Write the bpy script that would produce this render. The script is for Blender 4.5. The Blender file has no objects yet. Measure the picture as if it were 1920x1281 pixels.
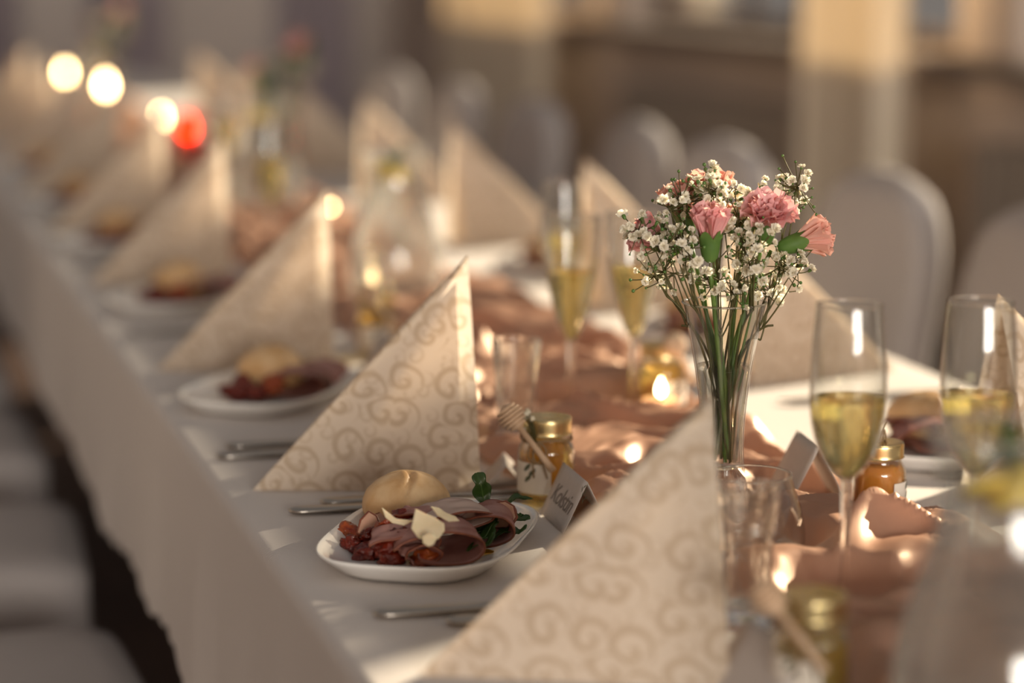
import bpy, math, random
import numpy as np
from mathutils import Vector, Matrix, Euler, noise
R_ = math.radians
PI = math.pi
random.seed(7)
scene = bpy.context.scene
COL = scene.collection

# ------------------------------------------------------------------ camera, world, sun, exposure
F_PX, CX, CY = 4533.3, 960.0, 640.5
CAM = Vector((0, 0, 1.22))
YAW, PITCH = R_(15.802), R_(9.277)
cam_d = bpy.data.cameras.new('camera')
cam = bpy.data.objects.new('camera', cam_d)
COL.objects.link(cam)
cam.location = CAM
cam.rotation_euler = (PI/2 - PITCH, 0, -YAW)
cam_d.sensor_width = 36.0
cam_d.lens = 85.0
cam_d.clip_start = 0.05
cam_d.dof.use_dof = True
cam_d.dof.focus_distance = 1.92
cam_d.dof.aperture_fstop = 2.15
scene.camera = cam

W = bpy.data.worlds.new('world'); scene.world = W
W.use_nodes = True
W.node_tree.nodes['Background'].inputs[0].default_value = (1.0, 0.94, 0.89, 1)
W.node_tree.nodes['Background'].inputs[1].default_value = 0.20

sun_d = bpy.data.lights.new('sun', 'SUN')
sun = bpy.data.objects.new('sun', sun_d); COL.objects.link(sun)
SUN_AZ, SUN_EL = R_(28), R_(19.9)
to_sun = Vector((math.cos(SUN_EL)*math.cos(SUN_AZ), math.cos(SUN_EL)*math.sin(SUN_AZ), math.sin(SUN_EL)))
sun.rotation_euler = to_sun.to_track_quat('Z', 'Y').to_euler()
sun.location = (3, 3, 4)
sun_d.energy = 13.5
sun_d.angle = R_(0.9)
sun_d.color = (1.0, 0.83, 0.60)

# fill lamp added behind the camera to brighten the napkin fronts
fill_light_d = bpy.data.lights.new('front_fill_light', 'AREA')
fill_light = bpy.data.objects.new('front_fill_light', fill_light_d); COL.objects.link(fill_light)
fill_light_d.shape = 'RECTANGLE'; fill_light_d.size = 4.4; fill_light_d.size_y = 2.2; fill_light_d.energy = 780; fill_light_d.color = (1.0, 0.92, 0.82)
fill_light.location = (0.8, -7.95, 1.75); fill_light.rotation_euler = (R_(90), 0, 0)

vs = scene.view_settings
vs.view_transform = 'Standard'; vs.look = 'None'; vs.gamma = 1.0; vs.exposure = 0.15
vs.use_curve_mapping = False
cy = scene.cycles
cy.use_denoising = True
cy.max_bounces = 14; cy.transparent_max_bounces = 24; cy.transmission_bounces = 12
cy.sample_clamp_indirect = 6.0; cy.sample_clamp_direct = 250.0
cy.blur_glossy = 0.6

_fw = Vector((math.sin(YAW)*math.cos(PITCH), math.cos(YAW)*math.cos(PITCH), -math.sin(PITCH)))
_rt = Vector((math.cos(YAW), -math.sin(YAW), 0))
_dn = _fw.cross(_rt)
T = 0.75                       # height of the laid table
def at(px, py, z=T):           # the point of the horizontal plane z seen at a pixel of the photograph
    d = _fw + _rt*((px-CX)/F_PX) + _dn*((py-CY)/F_PX)
    return CAM + d*((z-CAM.z)/d.z)

# ------------------------------------------------------------------ helpers
class MB:
    def __init__(s): s.v = []; s.f = []; s.m = []
    def add(s, v, f, mi=0):
        o = len(s.v); s.v += [tuple(p) for p in v]
        s.f += [tuple(i+o for i in q) for q in f]; s.m += [mi]*len(f)
        return s
    def mesh(s, name, mats, smooth=True):
        me = bpy.data.meshes.new(name)
        me.from_pydata(s.v, [], s.f); me.update()
        for m in (mats if isinstance(mats, (list, tuple)) else [mats]): me.materials.append(m)
        me.polygons.foreach_set('material_index', s.m)
        me.polygons.foreach_set('use_smooth', [smooth]*len(s.f))
        return me
    def build(s, name, mats, parent=None, loc=(0,0,0), rot=(0,0,0), smooth=True, scale=None):
        return put(name, s.mesh(name, mats, smooth), parent, loc, rot, scale)
def put(name, me, parent=None, loc=(0,0,0), rot=(0,0,0), scale=None):
    o = bpy.data.objects.new(name, me); COL.objects.link(o)
    o.location = loc; o.rotation_euler = rot
    if scale is not None: o.scale = (scale,)*3 if not hasattr(scale, '__len__') else scale
    if parent: o.parent = parent
    return o
def tag(o, label, cat, group=None):
    o['label'] = label; o['category'] = cat
    if group: o['group'] = group
    return o
def thing(name, label, cat, loc=(0,0,0), rot=(0,0,0), group=None):
    o = put(name, None, None, loc, rot); o.empty_display_size = 0.02
    return tag(o, label, cat, group)
def struct(o): o['kind'] = 'structure'; return o
def kids(o): return [c for c in bpy.data.objects if c.parent == o]
def copy_tree(o, parent=None):
    c = o.copy(); COL.objects.link(c); c.parent = parent
    for ch in kids(o): copy_tree(ch, c)
    return c
def dup(o, loc, rot, label, group=None, scale=None):
    c = copy_tree(o); c.location = loc; c.rotation_euler = rot; c['label'] = label
    if group: c['group'] = group
    if scale is not None: c.scale = (scale,)*3
    return c

def lathe(prof, seg=40, cap=True):
    v = []; f = []
    n = len(prof)
    for k in range(seg):
        a = 2*PI*k/seg
        for r, z in prof: v.append((r*math.cos(a), r*math.sin(a), z))
    for k in range(seg):
        k2 = (k+1) % seg
        for i in range(n-1):
            f.append((k*n+i, k2*n+i, k2*n+i+1, k*n+i+1))
    if cap:
        for idx in (0, n-1):
            if prof[idx][0] > 1e-5:
                c = len(v); v.append((0, 0, prof[idx][1]))
                for k in range(seg):
                    k2 = (k+1) % seg
                    f.append((c, k2*n+idx, k*n+idx) if idx == 0 else (c, k*n+idx, k2*n+idx))
    return v, f
def smooth_prof(pts, n=6):
    out = []
    P = [pts[0]] + list(pts) + [pts[-1]]
    for i in range(1, len(P)-2):
        p0, p1, p2, p3 = P[i-1], P[i], P[i+1], P[i+2]
        for k in range(n):
            t = k/n
            out.append(tuple(0.5*((2*p1[j]) + (-p0[j]+p2[j])*t + (2*p0[j]-5*p1[j]+4*p2[j]-p3[j])*t*t + (-p0[j]+3*p1[j]-3*p2[j]+p3[j])*t**3) for j in range(len(p1))))
    out.append(tuple(pts[-1]))
    return out
def tube(pts, rad, seg=6, closed=False):
    pts = [Vector(p) for p in pts]
    n = len(pts)
    if not hasattr(rad, '__len__'): rad = [rad]*n
    v = []; f = []
    up = Vector((0.31, 0.2, 0.93))
    for i, p in enumerate(pts):
        if closed: d = pts[(i+1) % n]-pts[i-1]
        else: d = pts[min(i+1, n-1)]-pts[max(i-1, 0)]
        if d.length < 1e-9: d = Vector((0,0,1))
        d.normalize()
        a = d.cross(up)
        if a.length < 1e-3: a = d.cross(Vector((1,0,0)))
        a.normalize(); b = d.cross(a)
        up = b.copy() if b.dot(up) > 0 else -b
        for k in range(seg):
            t = 2*PI*k/seg
            v.append(p + (a*math.cos(t)+b*math.sin(t))*rad[i])
    m = n if closed else n-1
    for i in range(m):
        j = (i+1) % n
        for k in range(seg):
            k2 = (k+1) % seg
            f.append((i*seg+k, i*seg+k2, j*seg+k2, j*seg+k))
    if not closed:
        f.append(tuple(range(seg))[::-1]); f.append(tuple((n-1)*seg+k for k in range(seg)))
    return v, f
def box(x0, y0, z0, x1, y1, z1):
    v = [(x, y, z) for x in (x0, x1) for y in (y0, y1) for z in (z0, z1)]
    f = [(0,1,3,2), (4,6,7,5), (0,4,5,1), (2,3,7,6), (0,2,6,4), (1,5,7,3)]
    return v, f
def grid(fn, nu, nv):
    v = [fn(i/nu, j/nv) for j in range(nv+1) for i in range(nu+1)]
    f = [(j*(nu+1)+i, j*(nu+1)+i+1, (j+1)*(nu+1)+i+1, (j+1)*(nu+1)+i) for j in range(nv) for i in range(nu)]
    return v, f
def bez(p0, p1, p2, n=10):
    p0, p1, p2 = Vector(p0), Vector(p1), Vector(p2)
    return [p0*(1-t)**2 + p1*2*t*(1-t) + p2*t*t for t in [k/n for k in range(n+1)]]
def solid(o, th, off=0):
    m = o.modifiers.new('solid', 'SOLIDIFY'); m.thickness = th; m.offset = off
    return o
def subd(o, n=1):
    m = o.modifiers.new('sub', 'SUBSURF'); m.levels = n; m.render_levels = n
    return o
def sph(n=3):
    import bmesh
    bm = bmesh.new(); bmesh.ops.create_icosphere(bm, subdivisions=n, radius=1)
    v = [w.co.copy() for w in bm.verts]; f = [tuple(w.index for w in q.verts) for q in bm.faces]
    bm.free(); return v, f

# ------------------------------------------------------------------ materials
def mat(name):
    m = bpy.data.materials.new(name); m.use_nodes = True
    nt = m.node_tree
    for n in list(nt.nodes): nt.nodes.remove(n)
    out = nt.nodes.new('ShaderNodeOutputMaterial')
    return m, nt, out
def N(nt, t, **kw):
    n = nt.nodes.new('ShaderNode'+t)
    for k, v in kw.items():
        if k.startswith('i_'):
            key = k[2:]
            key = int(key) if key.isdigit() else key.replace('_', ' ')
            n.inputs[key].default_value = v
        else: setattr(n, k, v)
    return n
def L(nt, a, b): nt.links.new(a, b)
def c4(c): return (c[0], c[1], c[2], 1)
def principled(name, col, rough=0.5, metal=0, var=0.0, scale=30, col2=None, bump=0, bscale=None, trans=0, ior=1.45, coat=0, sub=0, spec=0.5):
    m, nt, out = mat(name)
    p = N(nt, 'BsdfPrincipled')
    p.inputs['Base Color'].default_value = c4(col); p.inputs['Roughness'].default_value = rough
    p.inputs['Metallic'].default_value = metal; p.inputs['Transmission Weight'].default_value = trans
    p.inputs['IOR'].default_value = ior; p.inputs['Coat Weight'].default_value = coat
    p.inputs['Specular IOR Level'].default_value = spec
    if sub:
        p.inputs['Subsurface Weight'].default_value = sub
        p.inputs['Subsurface Radius'].default_value = (0.01, 0.005, 0.003); p.inputs['Subsurface Scale'].default_value = 0.4
    tc = N(nt, 'TexCoord')
    if col2 is not None or var:
        nz = N(nt, 'TexNoise', i_Scale=scale, i_Detail=4.0)
        L(nt, tc.outputs['Object'], nz.inputs['Vector'])
        r = N(nt, 'ValToRGB'); r.color_ramp.elements[0].position = 0.35; r.color_ramp.elements[1].position = 0.68
        r.color_ramp.elements[0].color = c4(col); r.color_ramp.elements[1].color = c4(col2 if col2 is not None else [min(1, x*(1+var)) for x in col])
        L(nt, nz.outputs['Fac'], r.inputs['Fac']); L(nt, r.outputs['Color'], p.inputs['Base Color'])
    if bump:
        nb = N(nt, 'TexNoise', i_Scale=bscale or scale, i_Detail=5.0)
        L(nt, tc.outputs['Object'], nb.inputs['Vector'])
        b = N(nt, 'Bump', i_Strength=bump, i_Distance=0.002)
        L(nt, nb.outputs['Fac'], b.inputs['Height']); L(nt, b.outputs['Normal'], p.inputs['Normal'])
    L(nt, p.outputs[0], out.inputs[0])
    return m
def leafy(name, col, col2, tcol, tw=0.4, scale=60, rough=0.5, gloss=0.06):
    m, nt, out = mat(name)
    tc = N(nt, 'TexCoord'); nz = N(nt, 'TexNoise', i_Scale=scale, i_Detail=3.0)
    L(nt, tc.outputs['Object'], nz.inputs['Vector'])
    r = N(nt, 'ValToRGB'); r.color_ramp.elements[0].position = 0.3; r.color_ramp.elements[1].position = 0.7
    r.color_ramp.elements[0].color = c4(col); r.color_ramp.elements[1].color = c4(col2)
    L(nt, nz.outputs['Fac'], r.inputs['Fac'])
    d = N(nt, 'BsdfDiffuse'); L(nt, r.outputs[0], d.inputs['Color'])
    t = N(nt, 'BsdfTranslucent'); t.inputs['Color'].default_value = c4(tcol)
    mx = N(nt, 'MixShader', i_0=tw); L(nt, d.outputs[0], mx.inputs[1]); L(nt, t.outputs[0], mx.inputs[2])
    g = N(nt, 'BsdfGlossy', i_Roughness=rough); g.inputs['Color'].default_value = (1,1,1,1)
    m2 = N(nt, 'MixShader', i_0=gloss); L(nt, mx.outputs[0], m2.inputs[1]); L(nt, g.outputs[0], m2.inputs[2])
    L(nt, m2.outputs[0], out.inputs[0])
    return m
def thin_glass(name, tint=(0.97, 0.975, 0.97), rough=0.06, base=0.04, edge=0.85, pw=2.4):
    m, nt, out = mat(name)
    lw = N(nt, 'LayerWeight', i_Blend=0.5)
    po = N(nt, 'Math', operation='POWER'); po.inputs[1].default_value = pw; L(nt, lw.outputs['Facing'], po.inputs[0])
    mul = N(nt, 'Math', operation='MULTIPLY_ADD', use_clamp=True); mul.inputs[1].default_value = edge; mul.inputs[2].default_value = base
    L(nt, po.outputs[0], mul.inputs[0])
    t = N(nt, 'BsdfTransparent'); t.inputs[0].default_value = c4(tint)
    g = N(nt, 'BsdfGlossy', i_Roughness=rough)
    mx = N(nt, 'MixShader'); L(nt, mul.outputs[0], mx.inputs[0]); L(nt, t.outputs[0], mx.inputs[1]); L(nt, g.outputs[0], mx.inputs[2])
    L(nt, mx.outputs[0], out.inputs[0])
    return m
def liquid(name, col, ior=1.33, clear=0.3, rough=0.0, tcol=None):
    m, nt, out = mat(name)
    g = N(nt, 'BsdfGlass', i_IOR=ior, i_Roughness=rough); g.inputs['Color'].default_value = c4(col)
    t = N(nt, 'BsdfTransparent'); t.inputs[0].default_value = c4(tcol or col)
    mx = N(nt, 'MixShader', i_0=clear); L(nt, g.outputs[0], mx.inputs[1]); L(nt, t.outputs[0], mx.inputs[2])
    L(nt, mx.outputs[0], out.inputs[0])
    return m
def misted(name):
    # cold jug with a film of condensation
    m, nt, out = mat(name)
    t = N(nt, 'BsdfTransparent'); t.inputs[0].default_value = (0.96, 0.97, 0.965, 1)
    d = N(nt, 'BsdfDiffuse'); d.inputs[0].default_value = (0.80, 0.80, 0.79, 1)
    tr = N(nt, 'BsdfTranslucent'); tr.inputs[0].default_value = (0.80, 0.80, 0.79, 1)
    a = N(nt, 'MixShader', i_0=0.5); L(nt, d.outputs[0], a.inputs[1]); L(nt, tr.outputs[0], a.inputs[2])
    lw = N(nt, 'LayerWeight', i_Blend=0.4)
    k = N(nt, 'Math', operation='MULTIPLY_ADD', use_clamp=True); k.inputs[1].default_value = 0.16; k.inputs[2].default_value = 0.02; L(nt, lw.outputs['Facing'], k.inputs[0])
    b = N(nt, 'MixShader'); L(nt, k.outputs[0], b.inputs[0]); L(nt, t.outputs[0], b.inputs[1]); L(nt, a.outputs[0], b.inputs[2])
    g = N(nt, 'BsdfGlossy', i_Roughness=0.09)
    c = N(nt, 'MixShader', i_0=0.04); L(nt, b.outputs[0], c.inputs[1]); L(nt, g.outputs[0], c.inputs[2])
    L(nt, c.outputs[0], out.inputs[0]); return m
def emit(name, col, s):
    m, nt, out = mat(name)
    e = N(nt, 'Emission', i_Strength=s); e.inputs[0].default_value = c4(col)
    L(nt, e.outputs[0], out.inputs[0]); return m

def cloth_material(name, col, stripe):
    m, nt, out = mat(name)
    p = N(nt, 'BsdfPrincipled', i_Roughness=0.75); p.inputs['Base Color'].default_value = c4(col)
    p.inputs['Sheen Weight'].default_value = 0.15; p.inputs['Specular IOR Level'].default_value = 0.3
    tc = N(nt, 'TexCoord')
    w = N(nt, 'TexWave', i_Scale=stripe, i_Distortion=0.6, i_Detail=2.0); w.bands_direction = 'Y'
    nz = N(nt, 'TexNoise', i_Scale=900.0, i_Detail=2.0)
    L(nt, tc.outputs['Object'], w.inputs['Vector']); L(nt, tc.outputs['Object'], nz.inputs['Vector'])
    ad = N(nt, 'Math', operation='MULTIPLY_ADD'); ad.inputs[1].default_value = 0.5
    L(nt, w.outputs['Fac'], ad.inputs[0]); L(nt, nz.outputs['Fac'], ad.inputs[2])
    b = N(nt, 'Bump', i_Strength=0.22, i_Distance=0.001); L(nt, ad.outputs[0], b.inputs['Height'])
    L(nt, b.outputs[0], p.inputs['Normal']); L(nt, p.outputs[0], out.inputs[0])
    return m
M = {}
M['cloth'] = cloth_material('tablecloth_white', (0.61, 0.56, 0.53), 60)
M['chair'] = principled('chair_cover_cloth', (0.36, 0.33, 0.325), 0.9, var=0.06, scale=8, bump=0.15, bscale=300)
M['floor'] = principled('floor_wood', (0.055, 0.032, 0.025), 0.45, col2=(0.10, 0.06, 0.045), scale=6)
M['wall'] = principled('wall_paint', (0.60, 0.50, 0.43), 0.9, var=0.08, scale=2)
M['wall_far'] = principled('wall_far_paint', (0.60, 0.53, 0.49), 0.9, var=0.08, scale=2)
M['trim'] = principled('trim_wood', (0.16, 0.12, 0.095), 0.6, var=0.2, scale=5)
M['panel'] = principled('dark_wood_panel', (0.050, 0.032, 0.024), 0.5, var=0.3, scale=4)
M['radiator'] = principled('radiator_enamel', (0.30, 0.245, 0.20), 0.6, var=0.05, scale=9)
M['curtain'] = leafy('curtain_cream', (0.84, 0.75, 0.61), (0.88, 0.79, 0.66), (0.80, 0.70, 0.55), 0.35, 4, 0.9, 0.0)
M['mauve'] = leafy('curtain_mauve', (0.50, 0.43, 0.47), (0.54, 0.47, 0.51), (0.4, 0.33, 0.37), 0.3, 4, 0.9, 0.0)
M['porcelain'] = principled('porcelain', (0.82, 0.81, 0.79), 0.12, coat=0.5)
M['steel'] = principled('steel', (0.42, 0.38, 0.34), 0.28, 1.0)
M['glass'] = thin_glass('glass_clear')
M['solid_glass'] = liquid('glass_solid', (1, 1, 1), 1.48, 0.15)
M['heavy_glass'] = liquid('glass_heavy', (0.98, 0.985, 0.98), 1.45, 0.25)
M['champagne'] = liquid('champagne', (0.97, 0.90, 0.60), 1.33, 0.25, tcol=(0.97, 0.92, 0.70))
M['water'] = liquid('water', (0.985, 0.995, 0.99), 1.33, 0.5)
M['honey_light'] = liquid('honey_light', (1.0, 0.90, 0.50), 1.4, 0.45, tcol=(0.98, 0.84, 0.40))
M['misted'] = misted('misted_glass')
M['honey_amber'] = principled('honey_amber', (0.60, 0.235, 0.03), 0.25, col2=(0.68, 0.30, 0.05), scale=25, trans=0.25, sub=0.5)
M['gold'] = principled('gold_lid', (0.72, 0.58, 0.30), 0.25, 1.0)
M['wood'] = principled('light_wood', (0.50, 0.34, 0.22), 0.6, col2=(0.58, 0.42, 0.29), scale=40)
M['twine'] = principled('jute_twine', (0.22, 0.145, 0.075), 0.9, var=0.3, scale=300, bump=0.3)
M['paper'] = leafy('paper_card', (0.66, 0.60, 0.56), (0.70, 0.64, 0.60), (0.6, 0.48, 0.38), 0.15, 200, 0.8, 0.0)
M['ink'] = principled('ink', (0.24, 0.205, 0.18), 0.8)
M['ink_green'] = principled('ink_green', (0.12, 0.13, 0.08), 0.8)
M['label'] = principled('jar_label', (0.72, 0.66, 0.58), 0.7)
M['wax'] = principled('peach_wax', (0.72, 0.48, 0.34), 0.5, sub=0.6)
M['wax_white'] = principled('ivory_wax', (0.80, 0.70, 0.55), 0.5, sub=0.6)
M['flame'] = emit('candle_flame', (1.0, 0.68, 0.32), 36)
M['wick'] = principled('wick', (0.03, 0.02, 0.02), 0.9)
M['red_glass'] = thin_glass('red_glass', (0.95, 0.16, 0.05))
M['stem'] = leafy('stem_green', (0.075, 0.15, 0.025), (0.16, 0.25, 0.05), (0.30, 0.42, 0.08), 0.3, 60, 0.4, 0.04)
M['leaf'] = leafy('rocket_green', (0.030, 0.075, 0.012), (0.060, 0.13, 0.02), (0.14, 0.28, 0.03), 0.3, 80, 0.35, 0.05)
M['calyx'] = leafy('calyx_green', (0.07, 0.15, 0.03), (0.12, 0.22, 0.05), (0.20, 0.34, 0.06), 0.25, 90, 0.4, 0.04)
M['twig'] = leafy('sprig_green', (0.085, 0.075, 0.03), (0.13, 0.12, 0.045), (0.3, 0.26, 0.09), 0.25, 90, 0.5, 0.02)
M['white_petal'] = leafy('white_petal', (0.84, 0.80, 0.70), (0.90, 0.87, 0.79), (0.97, 0.91, 0.72), 0.52, 300, 0.6, 0.0)
M['pink'] = leafy('pink_petal', (0.80, 0.40, 0.41), (0.87, 0.54, 0.53), (0.95, 0.52, 0.46), 0.42, 70, 0.5, 0.02)
M['peach'] = leafy('peach_petal', (0.85, 0.48, 0.41), (0.90, 0.58, 0.49), (0.96, 0.58, 0.44), 0.42, 70, 0.5, 0.02)
M['tomato'] = principled('dried_tomato', (0.085, 0.008, 0.005), 0.28, col2=(0.21, 0.022, 0.008), scale=110, bump=0.7, bscale=260)
M['tomato_orange'] = principled('dried_tomato_orange', (0.24, 0.030, 0.010), 0.28, col2=(0.42, 0.10, 0.02), scale=90, bump=0.6, bscale=240)
M['ham'] = leafy('cured_ham', (0.36, 0.15, 0.125), (0.50, 0.28, 0.245), (0.50, 0.16, 0.11), 0.25, 45, 0.25, 0.06)
M['ham_fat'] = leafy('ham_fat', (0.62, 0.46, 0.40), (0.68, 0.53, 0.46), (0.6, 0.36, 0.28), 0.3, 60, 0.3, 0.06)
M['rind'] = principled('ham_rind', (0.17, 0.05, 0.025), 0.45, var=0.5, scale=200)
M['meat'] = principled('pork_slice', (0.50, 0.27, 0.18), 0.4, col2=(0.60, 0.38, 0.27), scale=60, sub=0.2)
M['cheese'] = principled('parmesan', (0.74, 0.62, 0.40), 0.5, col2=(0.80, 0.69, 0.48), scale=80, bump=0.15, bscale=300, sub=0.2)
M['lemon'] = principled('lemon', (0.70, 0.50, 0.08), 0.4, var=0.2, scale=60)
M['oil'] = liquid('oil', (0.9, 0.72, 0.3), 1.4, 0.4)

def bun_material():
    m, nt, out = mat('bread_crust')
    tc = N(nt, 'TexCoord'); nz = N(nt, 'TexNoise', i_Scale=45.0, i_Detail=5.0)
    L(nt, tc.outputs['Object'], nz.inputs['Vector'])
    r = N(nt, 'ValToRGB'); e = r.color_ramp.elements
    e[0].position = 0.32; e[0].color = (0.62, 0.36, 0.15, 1); e[1].position = 0.72; e[1].color = (0.82, 0.60, 0.35, 1)
    L(nt, nz.outputs['Fac'], r.inputs['Fac'])
    p = N(nt, 'BsdfPrincipled', i_Roughness=0.5); L(nt, r.outputs[0], p.inputs['Base Color'])
    nb = N(nt, 'TexNoise', i_Scale=250.0, i_Detail=4.0); L(nt, tc.outputs['Object'], nb.inputs['Vector'])
    b = N(nt, 'Bump', i_Strength=0.12, i_Distance=0.001); L(nt, nb.outputs['Fac'], b.inputs['Height']); L(nt, b.outputs[0], p.inputs['Normal'])
    L(nt, p.outputs[0], out.inputs[0]); return m
M['bun'] = bun_material()

def napkin_material():
    # cream paper with tan scroll print: spirals drawn around scattered centres
    m, nt, out = mat('napkin_damask')
    tc = N(nt, 'TexCoord'); sp = N(nt, 'SeparateXYZ'); L(nt, tc.outputs['Object'], sp.inputs[0])
    co = N(nt, 'CombineXYZ'); L(nt, sp.outputs['X'], co.inputs['X']); L(nt, sp.outputs['Z'], co.inputs['Y'])
    wn = N(nt, 'TexNoise', i_Scale=22.0, i_Detail=1.0); L(nt, co.outputs[0], wn.inputs['Vector'])
    ws = N(nt, 'VectorMath', operation='SCALE'); ws.inputs['Scale'].default_value = 0.012; L(nt, wn.outputs['Color'], ws.inputs[0])
    wa = N(nt, 'VectorMath', operation='ADD'); L(nt, co.outputs[0], wa.inputs[0]); L(nt, ws.outputs[0], wa.inputs[1])
    masks = []
    for k, (sc, off, tw, thr, rm) in enumerate([(34.0, 0.0, 14.0, 0.45, 0.60), (58.0, 3.3, -12.0, 0.5, 0.5)]):
        mp = N(nt, 'VectorMath', operation='SCALE'); mp.inputs['Scale'].default_value = sc; L(nt, wa.outputs[0], mp.inputs[0])
        ao = N(nt, 'VectorMath', operation='ADD'); ao.inputs[1].default_value = (off, off*0.7, 0); L(nt, mp.outputs[0], ao.inputs[0])
        vo = N(nt, 'TexVoronoi', voronoi_dimensions='2D', i_Scale=1.0, i_Randomness=0.75); L(nt, ao.outputs[0], vo.inputs['Vector'])
        sb = N(nt, 'VectorMath', operation='SUBTRACT'); L(nt, ao.outputs[0], sb.inputs[0]); L(nt, vo.outputs['Position'], sb.inputs[1])
        s2 = N(nt, 'SeparateXYZ'); L(nt, sb.outputs[0], s2.inputs[0])
        an = N(nt, 'Math', operation='ARCTAN2'); L(nt, s2.outputs['Y'], an.inputs[0]); L(nt, s2.outputs['X'], an.inputs[1])
        ma = N(nt, 'Math', operation='MULTIPLY_ADD'); ma.inputs[1].default_value = tw; L(nt, vo.outputs['Distance'], ma.inputs[0]); L(nt, an.outputs[0], ma.inputs[2])
        si = N(nt, 'Math', operation='SINE'); L(nt, ma.outputs[0], si.inputs[0])
        ra = N(nt, 'MapRange', interpolation_type='SMOOTHSTEP'); ra.inputs['From Min'].default_value = thr-0.12; ra.inputs['From Max'].default_value = thr+0.12
        L(nt, si.outputs[0], ra.inputs['Value'])
        rr = N(nt, 'MapRange', interpolation_type='SMOOTHSTEP'); rr.inputs['From Min'].default_value = rm; rr.inputs['From Max'].default_value = rm-0.08
        L(nt, vo.outputs['Distance'], rr.inputs['Value'])
        mu = N(nt, 'Math', operation='MULTIPLY'); L(nt, ra.outputs[0], mu.inputs[0]); L(nt, rr.outputs[0], mu.inputs[1])
        masks.append(mu)
    h = N(nt, 'Math', operation='MULTIPLY'); h.inputs[1].default_value = 0.55; L(nt, masks[1].outputs[0], h.inputs[0])
    mx = N(nt, 'Math', operation='MAXIMUM'); L(nt, masks[0].outputs[0], mx.inputs[0]); L(nt, h.outputs[0], mx.inputs[1])
    r = N(nt, 'Mix', data_type='RGBA'); r.inputs['A'].default_value = (0.78, 0.68, 0.57, 1); r.inputs['B'].default_value = (0.62, 0.505, 0.385, 1)
    L(nt, mx.outputs[0], r.inputs['Factor'])
    d = N(nt, 'BsdfDiffuse'); L(nt, r.outputs['Result'], d.inputs['Color'])
    t = N(nt, 'BsdfTranslucent'); L(nt, r.outputs['Result'], t.inputs['Color'])
    ms = N(nt, 'MixShader', i_0=0.46); L(nt, d.outputs[0], ms.inputs[1]); L(nt, t.outputs[0], ms.inputs[2])
    L(nt, ms.outputs[0], out.inputs[0]); return m
M['napkin'] = napkin_material()

def runner_material():
    m, nt, out = mat('rose_chiffon')
    tc = N(nt, 'TexCoord')
    d = N(nt, 'BsdfDiffuse'); d.inputs[0].default_value = (0.50, 0.285, 0.195, 1)
    t = N(nt, 'BsdfTranslucent'); t.inputs[0].default_value = (0.62, 0.33, 0.20, 1)
    mx = N(nt, 'MixShader', i_0=0.35); L(nt, d.outputs[0], mx.inputs[1]); L(nt, t.outputs[0], mx.inputs[2])
    g = N(nt, 'BsdfGlossy', i_Roughness=0.42); g.inputs['Color'].default_value = (0.9, 0.72, 0.6, 1)
    lw = N(nt, 'LayerWeight', i_Blend=0.25)
    mul = N(nt, 'Math', operation='MULTIPLY_ADD'); mul.inputs[1].default_value = 0.30; mul.inputs[2].default_value = 0.05
    L(nt, lw.outputs['Facing'], mul.inputs[0])
    m2 = N(nt, 'MixShader'); L(nt, mul.outputs[0], m2.inputs[0]); L(nt, mx.outputs[0], m2.inputs[1]); L(nt, g.outputs[0], m2.inputs[2])
    nz = N(nt, 'TexNoise', i_Scale=1400.0, i_Detail=1.0); L(nt, tc.outputs['Object'], nz.inputs['Vector'])
    b = N(nt, 'Bump', i_Strength=0.08, i_Distance=0.0006); L(nt, nz.outputs['Fac'], b.inputs['Height'])
    L(nt, b.outputs[0], d.inputs['Normal']); L(nt, b.outputs[0], g.inputs['Normal'])
    L(nt, m2.outputs[0], out.inputs[0]); return m
M['runner'] = runner_material()

# ------------------------------------------------------------------ the room
XW, YF = 3.0, 13.0            # inner face of the window wall, far wall
struct(MB().add(*box(-3.7, -8.2, -0.05, XW+0.3, YF+0.3, 0)).build('floor', M['floor'], smooth=False))
struct(MB().add(*box(-3.5, YF, 0, XW+0.3, YF+0.2, 3.2)).build('wall_far', M['wall_far'], smooth=False))
mb = MB()
mb.add(*box(-3.5, -8.2, 0, -1.4, -8.0, 3.2)).add(*box(3.0, -8.2, 0, XW+0.3, -8.0, 3.2)).add(*box(-1.4, -8.2, 0, 3.0, -8.0, 0.65)).add(*box(-1.4, -8.2, 2.85, 3.0, -8.0, 3.2))  # opening added around the fill lamp behind the camera
struct(MB().add(*box(-3.7, -8.2, 0, -3.5, YF+0.2, 3.2)).build('wall_left', M['panel'], smooth=False))
struct(mb.build('wall_front', M['wall_far'], smooth=False))
SILL, HEAD = 0.93, 2.14
wins = [(-3.2, -1.4), (0.2, 1.9), (2.79, 5.75), (6.1, 9.0), (9.4, 11.4)]
mb = MB()
mb.add(*box(XW, -8.0, 0, XW+0.3, YF, SILL)).add(*box(XW, -8.0, HEAD, XW+0.3, YF, 3.2))
ys = [-8.0] + [y for w in wins for y in w] + [YF]
for a, b in zip(ys[0::2], ys[1::2]): mb.add(*box(XW, a, SILL, XW+0.3, b, HEAD))
struct(mb.build('wall_right', M['wall'], smooth=False))
TR0, TR1 = 1.83, 1.915        # bar added high in the windows, unseen, to shade the left cloth
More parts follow.
